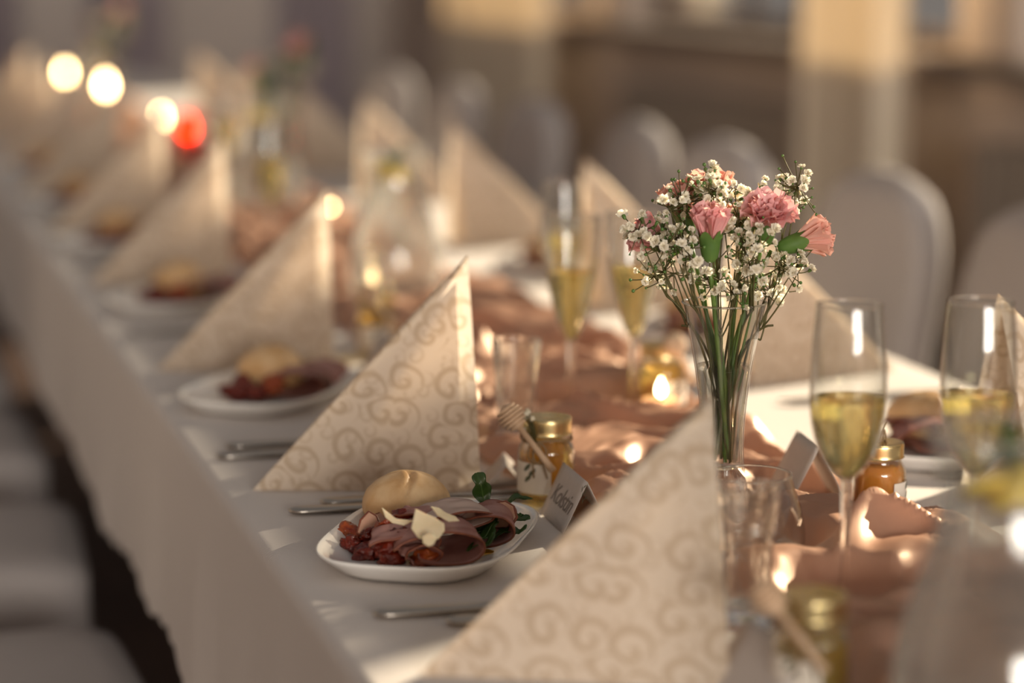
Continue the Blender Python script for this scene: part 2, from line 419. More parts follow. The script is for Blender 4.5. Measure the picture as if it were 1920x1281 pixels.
for i, (a, b) in enumerate(wins):
    side = 0.235 if i == 2 else 0.0            # narrow pane added without the bar so sun reaches the front cloth
    mul = [a+side] if side else []
    n = 3
    mul += [a+side+(b-a-side)*k/n for k in range(1, n)]
    fr = MB().add(*box(XW+0.12, a, SILL, XW+0.18, a+0.04, HEAD)).add(*box(XW+0.12, b-0.05, SILL, XW+0.18, b, HEAD))
    fr.add(*box(XW+0.12, a+0.04, SILL, XW+0.18, b-0.05, SILL+0.05)).add(*box(XW+0.12, a+0.04, HEAD-0.05, XW+0.18, b-0.05, HEAD))
    fr.add(*box(XW+0.13, a+(side or 0.04), TR0, XW+0.17, b-0.05, TR1))
    for m_ in mul: fr.add(*box(XW+0.13, m_-0.013, SILL+0.05, XW+0.17, m_+0.013, HEAD-0.05))
    w = struct(fr.build('window_%d' % (i+1), M['trim'], smooth=False))
    es = [a+0.02]+mul+[b-0.03]
    for k in range(len(es)-1):
        rows = [(SILL+0.05, HEAD-0.05)] if side and k == 0 else [(SILL+0.05, TR0), (TR1, HEAD-0.05)]
        for z0, z1 in rows:
            MB().add(*box(XW+0.146, es[k]+0.013, z0, XW+0.152, es[k+1]-0.013, z1)).build('pane', M['glass'], w, smooth=False)
    MB().add(*box(XW-0.16, a-0.08, SILL-0.05, XW-0.002, b+0.08, SILL-0.002)).build('window_sill', M['trim'], w, smooth=False)
struct(MB().add(*box(XW-0.02, -2, 0, XW-0.001, YF, 0.14)).build('baseboard_right', M['trim'], smooth=False))
struct(MB().add(*box(-3.49, YF-0.02, 0, XW-0.03, YF-0.001, 0.14)).build('baseboard_far', M['trim'], smooth=False))
def radiator(y0, y1, label):
    t = thing('radiator', label, 'radiator', (XW-0.1, (y0+y1)/2, 0), group='radiators under the windows')
    h = (y1-y0)/2
    n = int((y1-y0)/0.12)
    for k in range(n):
        c = -h+(k+0.5)*(2*h/n)
        MB().add(*box(-0.05, c-0.05, 0.12, 0.05, c+0.05, 0.72)).build('fin', M['radiator'], t, smooth=False)
    MB().add(*box(-0.025, -h, 0.05, 0.025, h, 0.12)).build('pipe', M['radiator'], t, smooth=False)
radiator(4.7, 5.7, 'enamelled radiator under the window right of the cream curtain')
radiator(7.0, 8.6, 'enamelled radiator under the window left of the cream curtain')
def curtain(name, label, x, y0, y1, m, along='y', n=None, z0=0.03, z1=2.9, amp=0.035):
    ln = abs(y1-y0); n = n or int(ln/0.11)
    def fn(u, v):
        a = amp*(0.75+0.25*v)*math.sin(u*n*2*PI+0.5*math.sin(3*v)) + 0.01*math.sin(u*n*5+v*4)
        p = y0+(y1-y0)*u
        return (x+a, p, z0+(z1-z0)*v) if along == 'y' else (p, x+a, z0+(z1-z0)*v)
    o = MB().add(*grid(fn, n*10, 14)).build(name, m); solid(o, 0.004)
    return tag(o, label, 'curtain')
curtain('curtain', 'cream curtain hanging to the floor between two windows, right of the bouquet', XW-0.24, 5.97, 6.60, M['curtain'])
curtain('curtain', 'wide cream curtain hanging beside the far window', XW-0.24, 9.3, 10.9, M['curtain'])
curtain('curtain', 'mauve drape at the right end of the far wall', YF-0.12, 2.35, 2.75, M['mauve'], 'x')
curtain('curtain', 'mauve drape on the far wall behind the second bouquet', YF-0.12, 1.35, 1.75, M['mauve'], 'x')
curtain('curtain', 'mauve drape at the far left of the far wall', YF-0.12, 0.75, 0.98, M['mauve'], 'x')

# ------------------------------------------------------------------ table and cloth
X0, X1, YA, YB = 0.325, 1.175, 0.75, 9.2
tb = thing('banquet_table', 'long banquet table under the white cloth', 'table', ((X0+X1)/2, (YA+YB)/2, 0))
hx, hy = (X1-X0)/2-0.012, (YB-YA)/2-0.012
MB().add(*box(-hx, -hy, 0.71, hx, hy, 0.742)).build('tabletop', M['trim'], tb, smooth=False)
for y in (-3.9, -1.3, 1.3, 3.9):
    for x in (-0.14, 0.14):
        MB().add(*box(x-0.025, y-0.025, 0, x+0.025, y+0.025, 0.71)).build('leg', M['trim'], tb, smooth=False)
def tablecloth():
    drop = 0.2
    prof = []
    r = 0.012
    for s in np.linspace(0, 1, 7): prof.append((X0-0.010-0.004*(1-s), T-r-drop*(1-s), 1-s))
    for a in np.linspace(0, PI/2, 6)[1:]: prof.append((X0-0.010+r-r*math.cos(a), T-r+r*math.sin(a), 0))
    for s in np.linspace(0, 1, 15)[1:-1]: prof.append((X0+s*(X1-X0), T, 0))
    left = prof[:12]
    for x, z, s in left[::-1]: prof.append((X0+X1-x, z, s))
    ny = 900
    v = []; n = len(prof)
    for j in range(ny+1):
        y = YA+(YB-YA)*j/ny
        for i, (x, z, s) in enumerate(prof):
            side = -1 if i < n/2 else 1
            wv = 0.004*math.sin(y*7.3+side)+0.002*math.sin(y*17.1+2)+0.001*math.sin(y*33)
            hem = 0.007*math.sin(y*19+side*2)+0.009*abs(math.sin(y*41))
            dz = 0.0006*noise.noise((x*9, y*9, 0)) if s == 0 else 0
            v.append((x+side*s*(wv+0.006), y, z - s*hem + dz))
    f = [(j*n+i, j*n+i+1, (j+1)*n+i+1, (j+1)*n+i) for j in range(ny) for i in range(n-1)]
    o = MB().add(v, f).build('tablecloth', M['cloth'])
    tag(o, 'long white tablecloth hanging over the table edge', 'tablecloth')
tablecloth()

# ------------------------------------------------------------------ chairs under cloth covers
def rrect(hx, hy, r, n=5):
    out = []
    for cx, cy_, a0 in ((hx-r, hy-r, 0), (-hx+r, hy-r, 90), (-hx+r, -hy+r, 180), (hx-r, -hy+r, 270)):
        for k in range(n+1):
            a = R_(a0+90*k/n); out.append((cx+r*math.cos(a), cy_+r*math.sin(a)))
    return out
def loft(secs):
    n = len(secs[0]); v = [p for s in secs for p in s]
    f = [(j*n+i, j*n+(i+1) % n, (j+1)*n+(i+1) % n, (j+1)*n+i) for j in range(len(secs)-1) for i in range(n)]
    f.append(tuple(range(n))[::-1]); f.append(tuple((len(secs)-1)*n+i for i in range(n)))
    return v, f
def chair_proto(label, loc, rz, group):
    t = thing('covered_chair', label, 'chair', loc, (0, 0, rz), group)
    secs = []
    for z, e, p in ((0.01, 0.03, 0), (0.2, 0.015, 0), (0.4, 0.0, 0), (0.455, 0.0, 0), (0.472, -0.012, 0), (0.48, -0.05, 0), (0.483, -0.12, 0)):
        s = []
        for k, (x, y) in enumerate(rrect(0.21+e, 0.21+e, 0.06, 6)):
            w = 0.008*math.sin(k*2.4)*max(0, 1-z/0.42)
            s.append((x+w, y+w, z))
        secs.append(s)
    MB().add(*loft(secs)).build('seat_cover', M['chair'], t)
    secs = []
    H = 0.875
    for k in range(22):
        q = k/21
        z = 0.40 + (H-0.40)*math.sin(q*PI/2) if q > 0 else 0.40
        hw = 0.205
        zz = (z-0.70)/(H-0.70)
        if zz > 0: hw *= max(0.02, (1-min(1, zz)**2.4))**(1/2.4)
        dep = 0.030*(1 if zz < 0.8 else max(0.2, 1-(zz-0.8)*3.5))
        off = -0.205-(z-0.4)*0.16
        secs.append([(off+x, y, z) for x, y in rrect(dep, max(hw, dep*1.02), dep*0.9, 6)])
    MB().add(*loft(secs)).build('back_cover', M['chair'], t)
    return t
ch0 = chair_proto('white covered chair nearest at the right table side, cut by the frame', (1.30, 2.38, 0), PI, 'white covered chairs on the window side')
names = ['second', 'third', 'fourth', 'fifth', 'sixth', 'seventh', 'eighth']
for k, y in enumerate((2.93, 3.46, 4.12, 4.66, 5.35, 6.1, 6.8)):
    dup(ch0, (1.30+0.01*(k % 2), y, 0), (0, 0, PI+R_((-3, 2, 4, -2, 3, 0, 2)[k])), '%s white covered chair from the front on the window side of the table' % names[k])
for k, y in enumerate((2.44, 3.09, 3.75, 4.45, 5.1)):
    dup(ch0, (0.085, y, 0), (0, 0, R_((2, -3, 1, 0, 2)[k])), ('white covered chair seat at the bottom left corner, nearest of its row', 'white covered chair seat second from the front on the left',
        'third white covered chair seat along the left table side', 'fourth white covered chair along the left table side', 'fifth white covered chair along the left table side')[k], 'white covered chairs on the left side')

# ------------------------------------------------------------------ crumpled rose fabric down the middle
vase_p = at(1352, 1000); fl1 = at(1581, 1150); fl2 = at(1822, 1140)
ffl1 = at(1070, 790); ffl2 = at(1187, 782)
shot1 = at(1396, 1182); shot2 = at(968, 842); tumb = at(1402, 1062)
jarA = at(1024, 941); jarB = at(1646, 972); jarC = at(1519, 1330); jarD = at(1240, 778); jarE = at(706, 668); jarF = at(362, 478)
jug1 = at(1868, 1480); jug2 = at(742, 572); candle1 = at(1238, 796)
cardR = at(1505, 948)
STAND = [(vase_p, .03), (fl1, .036), (fl2, .036), (ffl1, .038), (ffl2, .038), (shot1, .026), (shot2, .026), (tumb, .05), (jarA, .03), (jarB, .03), (jarC, .03),
         (Vector((0.80, 2.62, T)), .036), (Vector((0.645, 3.62, T)), .038), (Vector((0.70, 4.4, T)), .038), (Vector((0.63, 2.86, T)), .026), (Vector((0.735, 4.18, T)), .05), (Vector((0.73, 6.75, T)), .06), (Vector((0.862, 4.68, T)), .03), (at(214, 196), .04),
         (at(620, 388, T+.055), .035), (at(702, 522, T+.045), .03), (at(352, 238, T+.075), .04), (at(303, 222, T+.10), .035), (at(198, 166, T+.11), .035), (at(122, 136, T+.13), .035),
         (jarD, .03), (jarE, .03), (jarF, .03), (jug1, .05), (jug2, .05), (candle1, .026), (cardR, .05)]
def runner():
    ys = np.concatenate([np.arange(1.12, 2.9, 0.0045), np.arange(2.9, 4.5, 0.012), np.arange(4.5, 8.6, 0.03)])
    nx = 84
    U, Yg = np.meshgrid(np.linspace(0, 1, nx+1), ys)
    xl = 0.590+0.022*np.sin(Yg*5.1+0.6)+0.012*np.sin(Yg*13+1)
    xr = 0.865+0.022*np.sin(Yg*4.3+2)+0.012*np.sin(Yg*15)
    Xg = xl+(xr-xl)*U
    wx = Xg+0.022*np.sin(Yg*17+Xg*9)+0.012*np.sin(Yg*41+1.3)
    wy = Yg+0.03*np.sin(Xg*21+Yg*4)+0.012*np.sin(Xg*53+Yg*9)
    h = np.zeros_like(Xg)
    rs = np.random.RandomState(5)
    for k in range(22):
        a = rs.uniform(0, PI); fq = rs.uniform(22, 80); ph = rs.uniform(0, 6)
        s = (wx*math.cos(a)+wy*math.sin(a))*fq+ph+0.9*np.sin(wx*rs.uniform(10, 30)+wy*rs.uniform(10, 30))
        rid = (1-np.abs(np.sin(s)))**1.45
        mask = np.clip(0.25+1.0*np.sin(wx*rs.uniform(8, 26)+wy*rs.uniform(6, 20)+rs.uniform(0, 6)), 0, 1)
        h += (0.55/fq)*rid*mask
    h = 0.034*np.tanh(h/0.034)
    # the tall folds that stand up by the glasses
    for (ax, ay), (bx, by), hh, w in (((0.725, 1.645), (0.80, 1.605), 0.056, 0.022), ((0.80, 1.605), (0.79, 1.52), 0.036, 0.018), ((0.715, 1.655), (0.70, 1.575), 0.026, 0.014), ((0.655, 1.60), (0.60, 1.47), 0.020, 0.012),
                                      ((0.74, 1.99), (0.84, 2.07), 0.036, 0.022), ((0.70, 1.90), (0.735, 1.96), 0.020, 0.014), ((0.66, 2.22), (0.75, 2.08), 0.036, 0.022), ((0.62, 2.30), (0.66, 2.42), 0.030, 0.02), ((0.72, 2.42), (0.82, 2.50), 0.034, 0.02),
                                      ((0.64, 2.50), (0.72, 2.66), 0.046, 0.028), ((0.70, 2.80), (0.80, 2.70), 0.04, 0.028), ((0.66, 2.98), (0.74, 3.22), 0.035, 0.03), ((0.61, 1.36), (0.66, 1.25), 0.026, 0.018),
                                      ((0.70, 1.42), (0.76, 1.32), 0.030, 0.018), ((0.62, 1.45), (0.70, 1.42), 0.018, 0.012)):
        dx, dy = bx-ax, by-ay; l2 = dx*dx+dy*dy
        t = np.clip(((wx-ax)*dx+(wy-ay)*dy)/l2, 0, 1)
        d = np.hypot(wx-ax-t*dx, wy-ay-t*dy)
        h = np.maximum(h, h*0.35+hh*np.exp(-(d/w)**1.12)*(0.75+0.25*np.sin(t*5)))
    edge = np.clip(np.minimum(U, 1-U)/0.10, 0, 1)
    h *= 0.25+0.75*edge**0.7
    for p, r in STAND:
        r = r*0.8
        d = np.hypot(Xg-p.x, Yg-p.y)
        q_ = np.clip((d-r)/0.032, 0, 1); h *= q_*q_*(3-2*q_)
    Z = T+0.0022+np.maximum(h, 0)
    ny = len(ys)
    v = np.stack([Xg, Yg, Z], -1).reshape(-1, 3).tolist()
    f = [(j*(nx+1)+i, j*(nx+1)+i+1, (j+1)*(nx+1)+i+1, (j+1)*(nx+1)+i) for j in range(ny-1) for i in range(nx)]
    o = MB().add(v, f).build('table_runner', M['runner'])
    tag(o, 'crumpled dusty rose chiffon runner down the middle of the table', 'table runner')
runner()
TS = T+0.0026                  # things stand on the flattened runner

# ------------------------------------------------------------------ napkins folded as tents
def napkin_proto(name, h=0.2, ln=0.19, w=0.062, bow=0.10, seed=1):
    def sheet(hs, ls, ws, x0, dz=0):
        def fn(u, v):
            s = max(v, 0.004); t = u*2-1
            a = abs(t)
            y = ws*s*math.copysign(a**(1+bow), t)
            z = hs*s*(1-a)**0.94 if a < 1 else 0
            k = 0.0035*noise.noise((s*3+seed, t*2, seed*3.1))*s*4*a*(1-a)
            x = x0-ls*(1-s) + 0.006*s*s*(1-a)
            return (x, y+k+math.copysign(0.004*math.sin(a*PI)*s, t), max(z+dz, 0.0003))
        return grid(fn, 36, 26)
    return sheet(h, ln, w, 0, 0), sheet(h*0.90, ln*0.93, w*0.80, -0.004, 0)
NAP_OUT, NAP_IN = napkin_proto('n')
nap_meshes = (MB().add(*NAP_OUT).mesh('outer_fold', M['napkin']), MB().add(*NAP_IN).mesh('inner_fold', M['napkin']))
def napkin(x, y, mirror, label, group, rz=0, h=1.0, w=1.0):
    t = thing('folded_napkin', label, 'napkin', (x, y, T+0.0008), (0, 0, rz+(PI if mirror else 0)), group)
    t.scale = (1, w, h)
    for nm, me in zip(('outer_fold', 'inner_fold'), nap_meshes):
        put(nm, me, t)
    return t
lefts = [1.467, 2.052, 2.672, 3.405, 4.05, 4.70, 5.36, 6.05, 6.75]
ordn = ['nearest', 'second', 'third', 'fourth', 'fifth', 'sixth', 'seventh', 'eighth', 'ninth']
for k, y in enumerate(lefts):
    napkin(0.534 if k else 0.545, y, False, ('large blurred cream scroll-patterned napkin tent in front of the plate and the vase' if k == 0 else 'cream scroll-patterned napkin tent standing right behind the near plate and bread roll' if k == 1
           else 'cream folded napkin tent, %s from the front in the left row' % ordn[k]), 'napkins in the left row', R_((-4, 1, -2, 2, 0, -3, 2, 1, 0)[k]), (0.90, 1, 1, 1.01, 1, 0.99, 1, 1, 1)[k], (1.15, 1, 1.1, 1, 1, 1, 1, 1, 1)[k])
rights = [1.835, 2.46, 3.0, 3.70, 4.35, 5.02, 5.7, 6.4]
for k, y in enumerate(rights):
    napkin(0.952, y, True, ('cream scroll-patterned napkin at the right frame edge behind the champagne glass' if k == 0 else
           'cream folded napkin tent, %s from the front in the window-side row' % ordn[k]), 'napkins in the window-side row', R_((3, -2, 2, -2, 1, 0, 2, 0)[k]), (0.90, 0.95, 1, 1, 1, 1, 1, 1)[k])

# ------------------------------------------------------------------ plates
def plate_mesh():
    hx_, hy_ = 0.077, 0.116
    levels = [(0.62, 0.0035), (0.70, 0.004), (0.80, 0.0075), (0.93, 0.0145), (0.985, 0.0175), (1.0, 0.0172), (0.995, 0.0158), (0.95, 0.0125), (0.82, 0.004), (0.74, 0.0), (0.70, 0.0), (0.69, 0.0012)]
    secs = []
    for s, z in levels:
        ex = 3.3
        n = 72
        sec = []
        for k in range(n):
            a = 2*PI*k/n
            c, d = math.cos(a), math.sin(a)
            r = (abs(c)**ex+abs(d)**ex)**(-1/ex)
            sec.append(((hx_-0.077*(1-s))*r*c, (hy_-0.077*(1-s))*r*d, z))
        secs.append(sec)
    return MB().add(*loft(secs)).mesh('plate', M['porcelain'])
PLATE = plate_mesh()
PR = R_(-28.2)
P1 = Vector((0.4417, 1.796, T+0.0006))
def plate(x, y, rz, label, group='white plates of starters'):
    return tag(put('plate', PLATE, None, (x, y, T+0.0006), (0, 0, rz)), label, 'plate', group)
plate(P1.x, P1.y, PR, 'white rounded rectangular plate in focus with bread roll, ham and rocket')

# bread roll
def bun_mesh():
    v, f = sph(5)
    out = []
    for p in v:
        p = Vector(p)
        r = 1.0
        zz = p.z*(0.80 if p.z > 0 else 0.62)
        q = Vector((p.x, p.y, zz))
        # one deep split from the crown towards the front, and a faint one across it
        ang = math.atan2(p.x, -p.y)
        if p.z > 0.0:
            d = p.x-0.03+0.06*math.sin(5*p.y); m = max(0, min(1, (0.12-p.y)/0.12))*max(0, min(1, (p.z-0.45)/0.2))
            q *= 1-0.13*m*math.exp(-(d/0.055)**2)
            q += Vector((0, 0, 0.035*m*math.exp(-((abs(d)-0.14)/0.10)**2)))
            d2 = p.y-0.05; m2 = max(0, min(1, (p.z-0.75)/0.15))
            q *= 1-0.05*m2*math.exp(-(d2/0.05)**2)
        q *= 1+0.03*noise.noise(p*1.6)+0.01*noise.noise(p*5)
        if q.z < -0.42: q.z = -0.42-(abs(q.z)-0.42)*0.2
        out.append(q*0.0365)
    return MB().add(out, f).mesh('bread_roll', M['bun'])
BUN = bun_mesh()
bp = at(764, 948, T+0.022)
FOOD1 = []                       # (mesh, position relative to plate, rotation, kind) reused on the other plates
def food(name, me, loc, rot, label, cat, group=None, scale=None):
    o = put(name, me, None, loc, rot, scale); tag(o, label, cat, group)
    return o
food('bread_roll', BUN, (bp.x, bp.y, T+0.0215), (R_(4), R_(2), -YAW), 'round golden bread roll with a split crust on the near plate', 'bread roll', 'bread rolls')

# sun-dried tomatoes
def tomato_mesh(seed, m):
    v, f = sph(4)
    out = []
    for p in v:
        p = Vector(p); o = Vector((seed*3.7, seed*1.3, seed))
        d = 0.42*noise.noise(p*1.5+o)+0.30*abs(noise.noise(p*3.4+o))+0.14*noise.noise(p*7+o)
        q = p*(0.85+d)
        out.append(Vector((q.x*0.017, q.y*0.0125, q.z*0.0088)))
    return MB().add(out, f).mesh('dried_tomato', m)
TOM = [tomato_mesh(k, M['tomato_orange'] if k == 2 else M['tomato']) for k in range(4)]
tpos = [(662, 1022, .010, 0, 'leftmost, by the plate rim'), (693, 1034, .009, 1, 'low at the front left of the heap'), (700, 1004, .016, 3, 'in the middle of the heap'), (728, 992, .023, 2, 'orange-tinged, high in the heap'),
        (724, 1022, .017, 0, 'centre of the heap above the rim'), (752, 1012, .020, 1, 'beside the large cheese shaving'), (757, 985, .026, 3, 'topmost of the heap by the bread roll'), (733, 1046, .008, 3, 'at the front edge of the heap'),
        (792, 1050, .007, 2, 'orange-red, in front of the ham roll'), (850, 962, .022, 0, 'small, behind the ham near the bread roll'), (650, 1000, .011, 2, 'curled piece at the far left rim')]
for k, (px, py, z, mi, lab) in enumerate(tpos):
    p = at(px, py, T+z)
    food('dried_tomato', TOM[mi], p, (random.uniform(-.7, .7), random.uniform(-.7, .7), random.uniform(0, 6)), 'dark red dried tomato, '+lab, 'dried tomato', 'dried tomatoes on the near plate', random.uniform(0.78, 1.0) if k != 9 else 0.6)

# cured ham: folded slices with the loop towards the viewer
def ham_mesh(w, h, ln, tail, seed):
    prof = []
    n = 30
    for k in range(n+1):
        a = k/n
        # teardrop loop: starts low inside, goes under, round the right end and back over the top to the tail
        ang = -PI*0.80+a*PI*1.55
        x = w*math.cos(ang)*(0.5+0.08*math.sin(3*a)); z = h*0.5*math.sin(ang)
        prof.append((x, z))
    lx, lz = prof[-1]
    for k in range(1, 9):
        t = k/8; prof.append((lx-tail*t, lz-0.35*h*t*t))
    def fn(u, v):
        i = u*(len(prof)-1); i0 = min(int(i), len(prof)-2); fr = i-i0
        x = prof[i0][0]*(1-fr)+prof[i0+1][0]*fr; z = prof[i0][1]*(1-fr)+prof[i0+1][1]*fr
        s = 1-0.25*v
        nz = noise.noise((u*4+seed, v*3, seed))
        y = ln*v+0.006*noise.noise((u*3, seed, 2))
        return (x*s+0.003*nz, y, z*s+0.0025*noise.noise((u*5, v*4, seed+9)))
    v, f = grid(fn, 46, 14)
    edge = [Vector(fn(k/60, 0)) for k in range(61)]
    return MB().add(v, f).mesh('slice', M['ham']), MB().add(*tube(edge, 0.00095, 6)).mesh('rind', M['rind'])
def ham(px, py, z, w, h, ln, tail, rz, tilt, seed, label, fat=False):
    p = at(px, py, T+z)
    t = thing('ham_slice', label, 'ham', p, (tilt, 0, rz), 'cured ham on the near plate')
    a, b = ham_mesh(w, h, ln, tail, seed)
    if fat: a.materials[0] = M['ham_fat']
    solid(put('slice', a, t), 0.0014); put('rind', b, t)
    return t
ham1 = ham(838, 1030, .0185, .052, .026, .050, .022, -YAW+R_(10), R_(8), 1, 'rolled slice of cured ham at the front of the near plate')
ham(912, 996, .0205, .036, .026, .046, .018, -YAW+R_(-8), R_(6), 2, 'rolled slice of cured ham further right under the pork piece')
ham(872, 976, .0300, .044, .014, .030, .020, -YAW+R_(24), R_(12), 3, 'pale folded slice of ham fat lying across the ham rolls', True)
ham(775, 1020, .0200, .040, .012, .030, .020, -YAW+R_(14), R_(12), 4, 'ham slice half hidden under the large cheese shaving')
ham(775, 978, .0300, .030, .012, .020, .010, -YAW+R_(-20), R_(10), 5, 'small ham slice tucked under the bread roll')
ham(798, 1045, .0120, .024, .016, .020, .008, -YAW+R_(30), R_(4), 6, 'tightly curled ham strip at the front rim')

def slab(outline, th, curl=0, seed=0, bevel=True):
    n = len(outline)
    v = []; f = []
    cx = sum(p[0] for p in outline)/n; cy_ = sum(p[1] for p in outline)/n
    def z(x, y): return curl*(x*x)/0.0004*0.004+0.0008*noise.noise((x*90, y*90, seed))
    for s, dz in ((0.93, -th/2), (1.0, -th*0.25), (1.0, th*0.25), (0.93, th/2)):
        for x, y in outline:
            a, b = cx+(x-cx)*s, cy_+(y-cy_)*s
            v.append((a, b, z(a, b)+dz))
    for j in range(3):
        for i in range(n): f.append((j*n+i, j*n+(i+1) % n, (j+1)*n+(i+1) % n, (j+1)*n+i))
    for lev, top in ((0, False), (3, True)):
        c = len(v); v.append((cx, cy_, z(cx, cy_)+(th/2 if top else -th/2)))
        for i in range(n):
            q = (c, lev*n+i, lev*n+(i+1) % n); f.append(q if top else q[::-1])
    return v, f
def poly(n, rx, ry, seed, jag=0.25):
    rs = random.Random(seed)
    return [(rx*math.cos(2*PI*k/n)*(1+rs.uniform(-jag, jag)), ry*math.sin(2*PI*k/n)*(1+rs.uniform(-jag, jag))) for k in range(n)]
def facing(px, py, z, out, th, curl, tilt, roll, yaw, seed, name, m, label, cat, group, smooth=False):
    me = MB().add(*slab(out, th, curl, seed)).mesh(name, m, smooth)
    return food(name, me, at(px, py, T+z), (tilt, roll, yaw), label, cat, group)
g = 'parmesan shavings on the near plate'
big = [(-.011, .013), (-.004, .0105), (.004, .008), (.0115, .0035), (.0125, -.002), (.009, -.0085), (.002, -.013), (-.007, -.0095), (-.0125, -.003)]
facing(803, 988, .041, big, .0024, 0.3, R_(52), R_(6), -YAW, 1, 'parmesan_shaving', M['cheese'], 'largest flat parmesan shaving leaning on the ham', 'cheese', g)
facing(745, 972, .040, [(-.013, .005), (-.008, .001), (0, -.001), (.008, -.0015), (.012, -.0005), (.006, -.005), (-.003, -.005), (-.009, -.002)], .0018, 1.2, R_(48), R_(12), -YAW, 2, 'parmesan_shaving', M['cheese'], 'curled strip of parmesan in front of the bread roll', 'cheese', g)
facing(835, 967, .043, [(-.012, .006), (-.006, .006), (0, .002), (.008, .000), (.011, -.003), (.003, -.005), (-.006, -.001)], .0018, 0.2, R_(40), R_(10), -YAW, 3, 'parmesan_shaving', M['cheese'], 'long parmesan shaving behind the largest one', 'cheese', g)
facing(806, 1013, .037, poly(7, .0050, .0058, 4), .0018, 0, R_(55), 0, -YAW, 4, 'parmesan_shaving', M['cheese'], 'tiny parmesan chip below the largest shaving', 'cheese', g)
facing(836, 951, .036, poly(7, .0065, .0050, 9), .002, 0.2, R_(45), R_(-20), -YAW, 5, 'parmesan_shaving', M['cheese'], 'small parmesan chip against the bread roll', 'cheese', g)
def pork(px, py, z, out, tilt, roll, yaw, label, seed):
    t = thing('pork_piece', label, 'meat', at(px, py, T+z), (tilt, roll, yaw), 'roast pork pieces on the near plate')
    MB().add(*slab(out, .003, 0.25, seed)).build('slice', M['meat'], t, smooth=False)
    crust = [(x*1.01, y*1.01, 0.25*(x*x)/0.0004*0.004) for x, y in out]
    MB().add(*tube(crust, 0.0013, 6, True)).build('rind', M['rind'], t)
pork(691, 986, .022, [(-.0085, -.006), (-.006, .004), (0, .011), (.0055, .008), (.010, -.002), (.011, -.008), (0, -.010)], R_(62), R_(4), -YAW+R_(8), 'pale pork piece with brown rind left of the dried tomatoes', 1)
pork(941, 966, .026, [(-.011, -.009), (-.008, .003), (-.003, .0105), (.004, .0105), (.010, .005), (.012, -.004), (.006, -.012)], R_(60), R_(-12), -YAW+R_(-12), 'pork piece with brown rind standing among the rocket', 2)
pork(716, 975, .018, poly(8, .008, .006, 5), R_(45), R_(10), -YAW, 'small pork piece between the bread roll and tomatoes', 3)

# rocket leaves
def rocket_mesh(ln, w, seed, lobes=3, curl=0.5):
    rs = random.Random(seed)
    n = 26
    def half(t):
        b = w*math.sin(PI*min(1, t*1.02))**0.7*(0.25+0.75*t)
        lob = 0.45+0.55*abs(math.cos(PI*lobes*t+0.3))**1.3
        return b*lob*(1 if t > 0.06 else 0.2)+0.0009
    def fn(u, v):
        s = half(v)*(u*2-1)
        y = ln*v+abs(u*2-1)*half(v)*0.5
        z = curl*ln*(v*v)*0.5+0.0025*math.sin(v*9+seed)+abs(u*2-1)*half(v)*0.35+0.001*noise.noise((u*4, v*9, seed))
        return (s, y, z)
    v, f = grid(fn, 6, n)
    rib = [Vector(fn(0.5, k/12))+Vector((0, 0, 0.0003)) for k in range(13)]
    return MB().add(v, f).mesh('blade', M['leaf']), MB().add(*tube(rib, [0.0011*(1-0.7*k/12) for k in range(13)], 5)).mesh('midrib', M['calyx'])
def rocket(px, py, z, ln, w, rot, seed, label, lobes=3, curl=0.5):
    t = thing('rocket_leaf', label, 'salad leaf', at(px, py, T+z), rot, 'rocket leaves on the near plate')
    a, b = rocket_mesh(ln, w, seed, lobes, curl)
    solid(put('blade', a, t), 0.0006); put('midrib', b, t)
rocket(918, 968, .020, .036, .012, (R_(75), R_(-14), -YAW+R_(18)), 1, 'upright lobed rocket leaf behind the ham', 2, 0.15)
rocket(905, 960, .021, .042, .009, (R_(12), 0, -YAW+R_(-75)), 2, 'rocket leaf lying along the back rim of the near plate', 3, 0.1)
rocket(918, 1000, .012, .036, .011, (R_(14), R_(10), -YAW+R_(-62)), 3, 'rocket leaf poking out right of the pork piece', 3, 0.2)
rocket(905, 1014, .010, .036, .010, (R_(12), R_(5), -YAW+R_(-85)), 4, 'rocket leaf under the right ham roll', 3, 0.2)
rocket(862, 1045, .008, .032, .011, (R_(18), R_(-6), -YAW+R_(-70)), 5, 'rocket leaf at the front rim beside the front ham roll', 2, 0.25)
rocket(870, 1028, .010, .036, .010, (R_(18), R_(4), -YAW+R_(-50)), 6, 'dark rocket leaf between the two ham rolls', 3, 0.2)
rocket(880, 1010, .014, .034, .011, (R_(16), R_(4), -YAW+R_(-40)), 7, 'dark rocket leaf deep under the ham', 3, 0.3)
rocket(930, 988, .013, .028, .008, (R_(10), R_(-8), -YAW+R_(-80)), 8, 'thin rocket leaf at the far right of the salad', 3, 0.2)
oil = MB().add(*slab(poly(16, .013, .008, 3, .12), .0006, 0, 2)).build('oil_pool', M['oil'], None, at(898, 1036, T+.0056), (0, 0, -YAW+R_(40)))
tag(oil, 'thin pool of golden oil on the right of the near plate', 'oil')

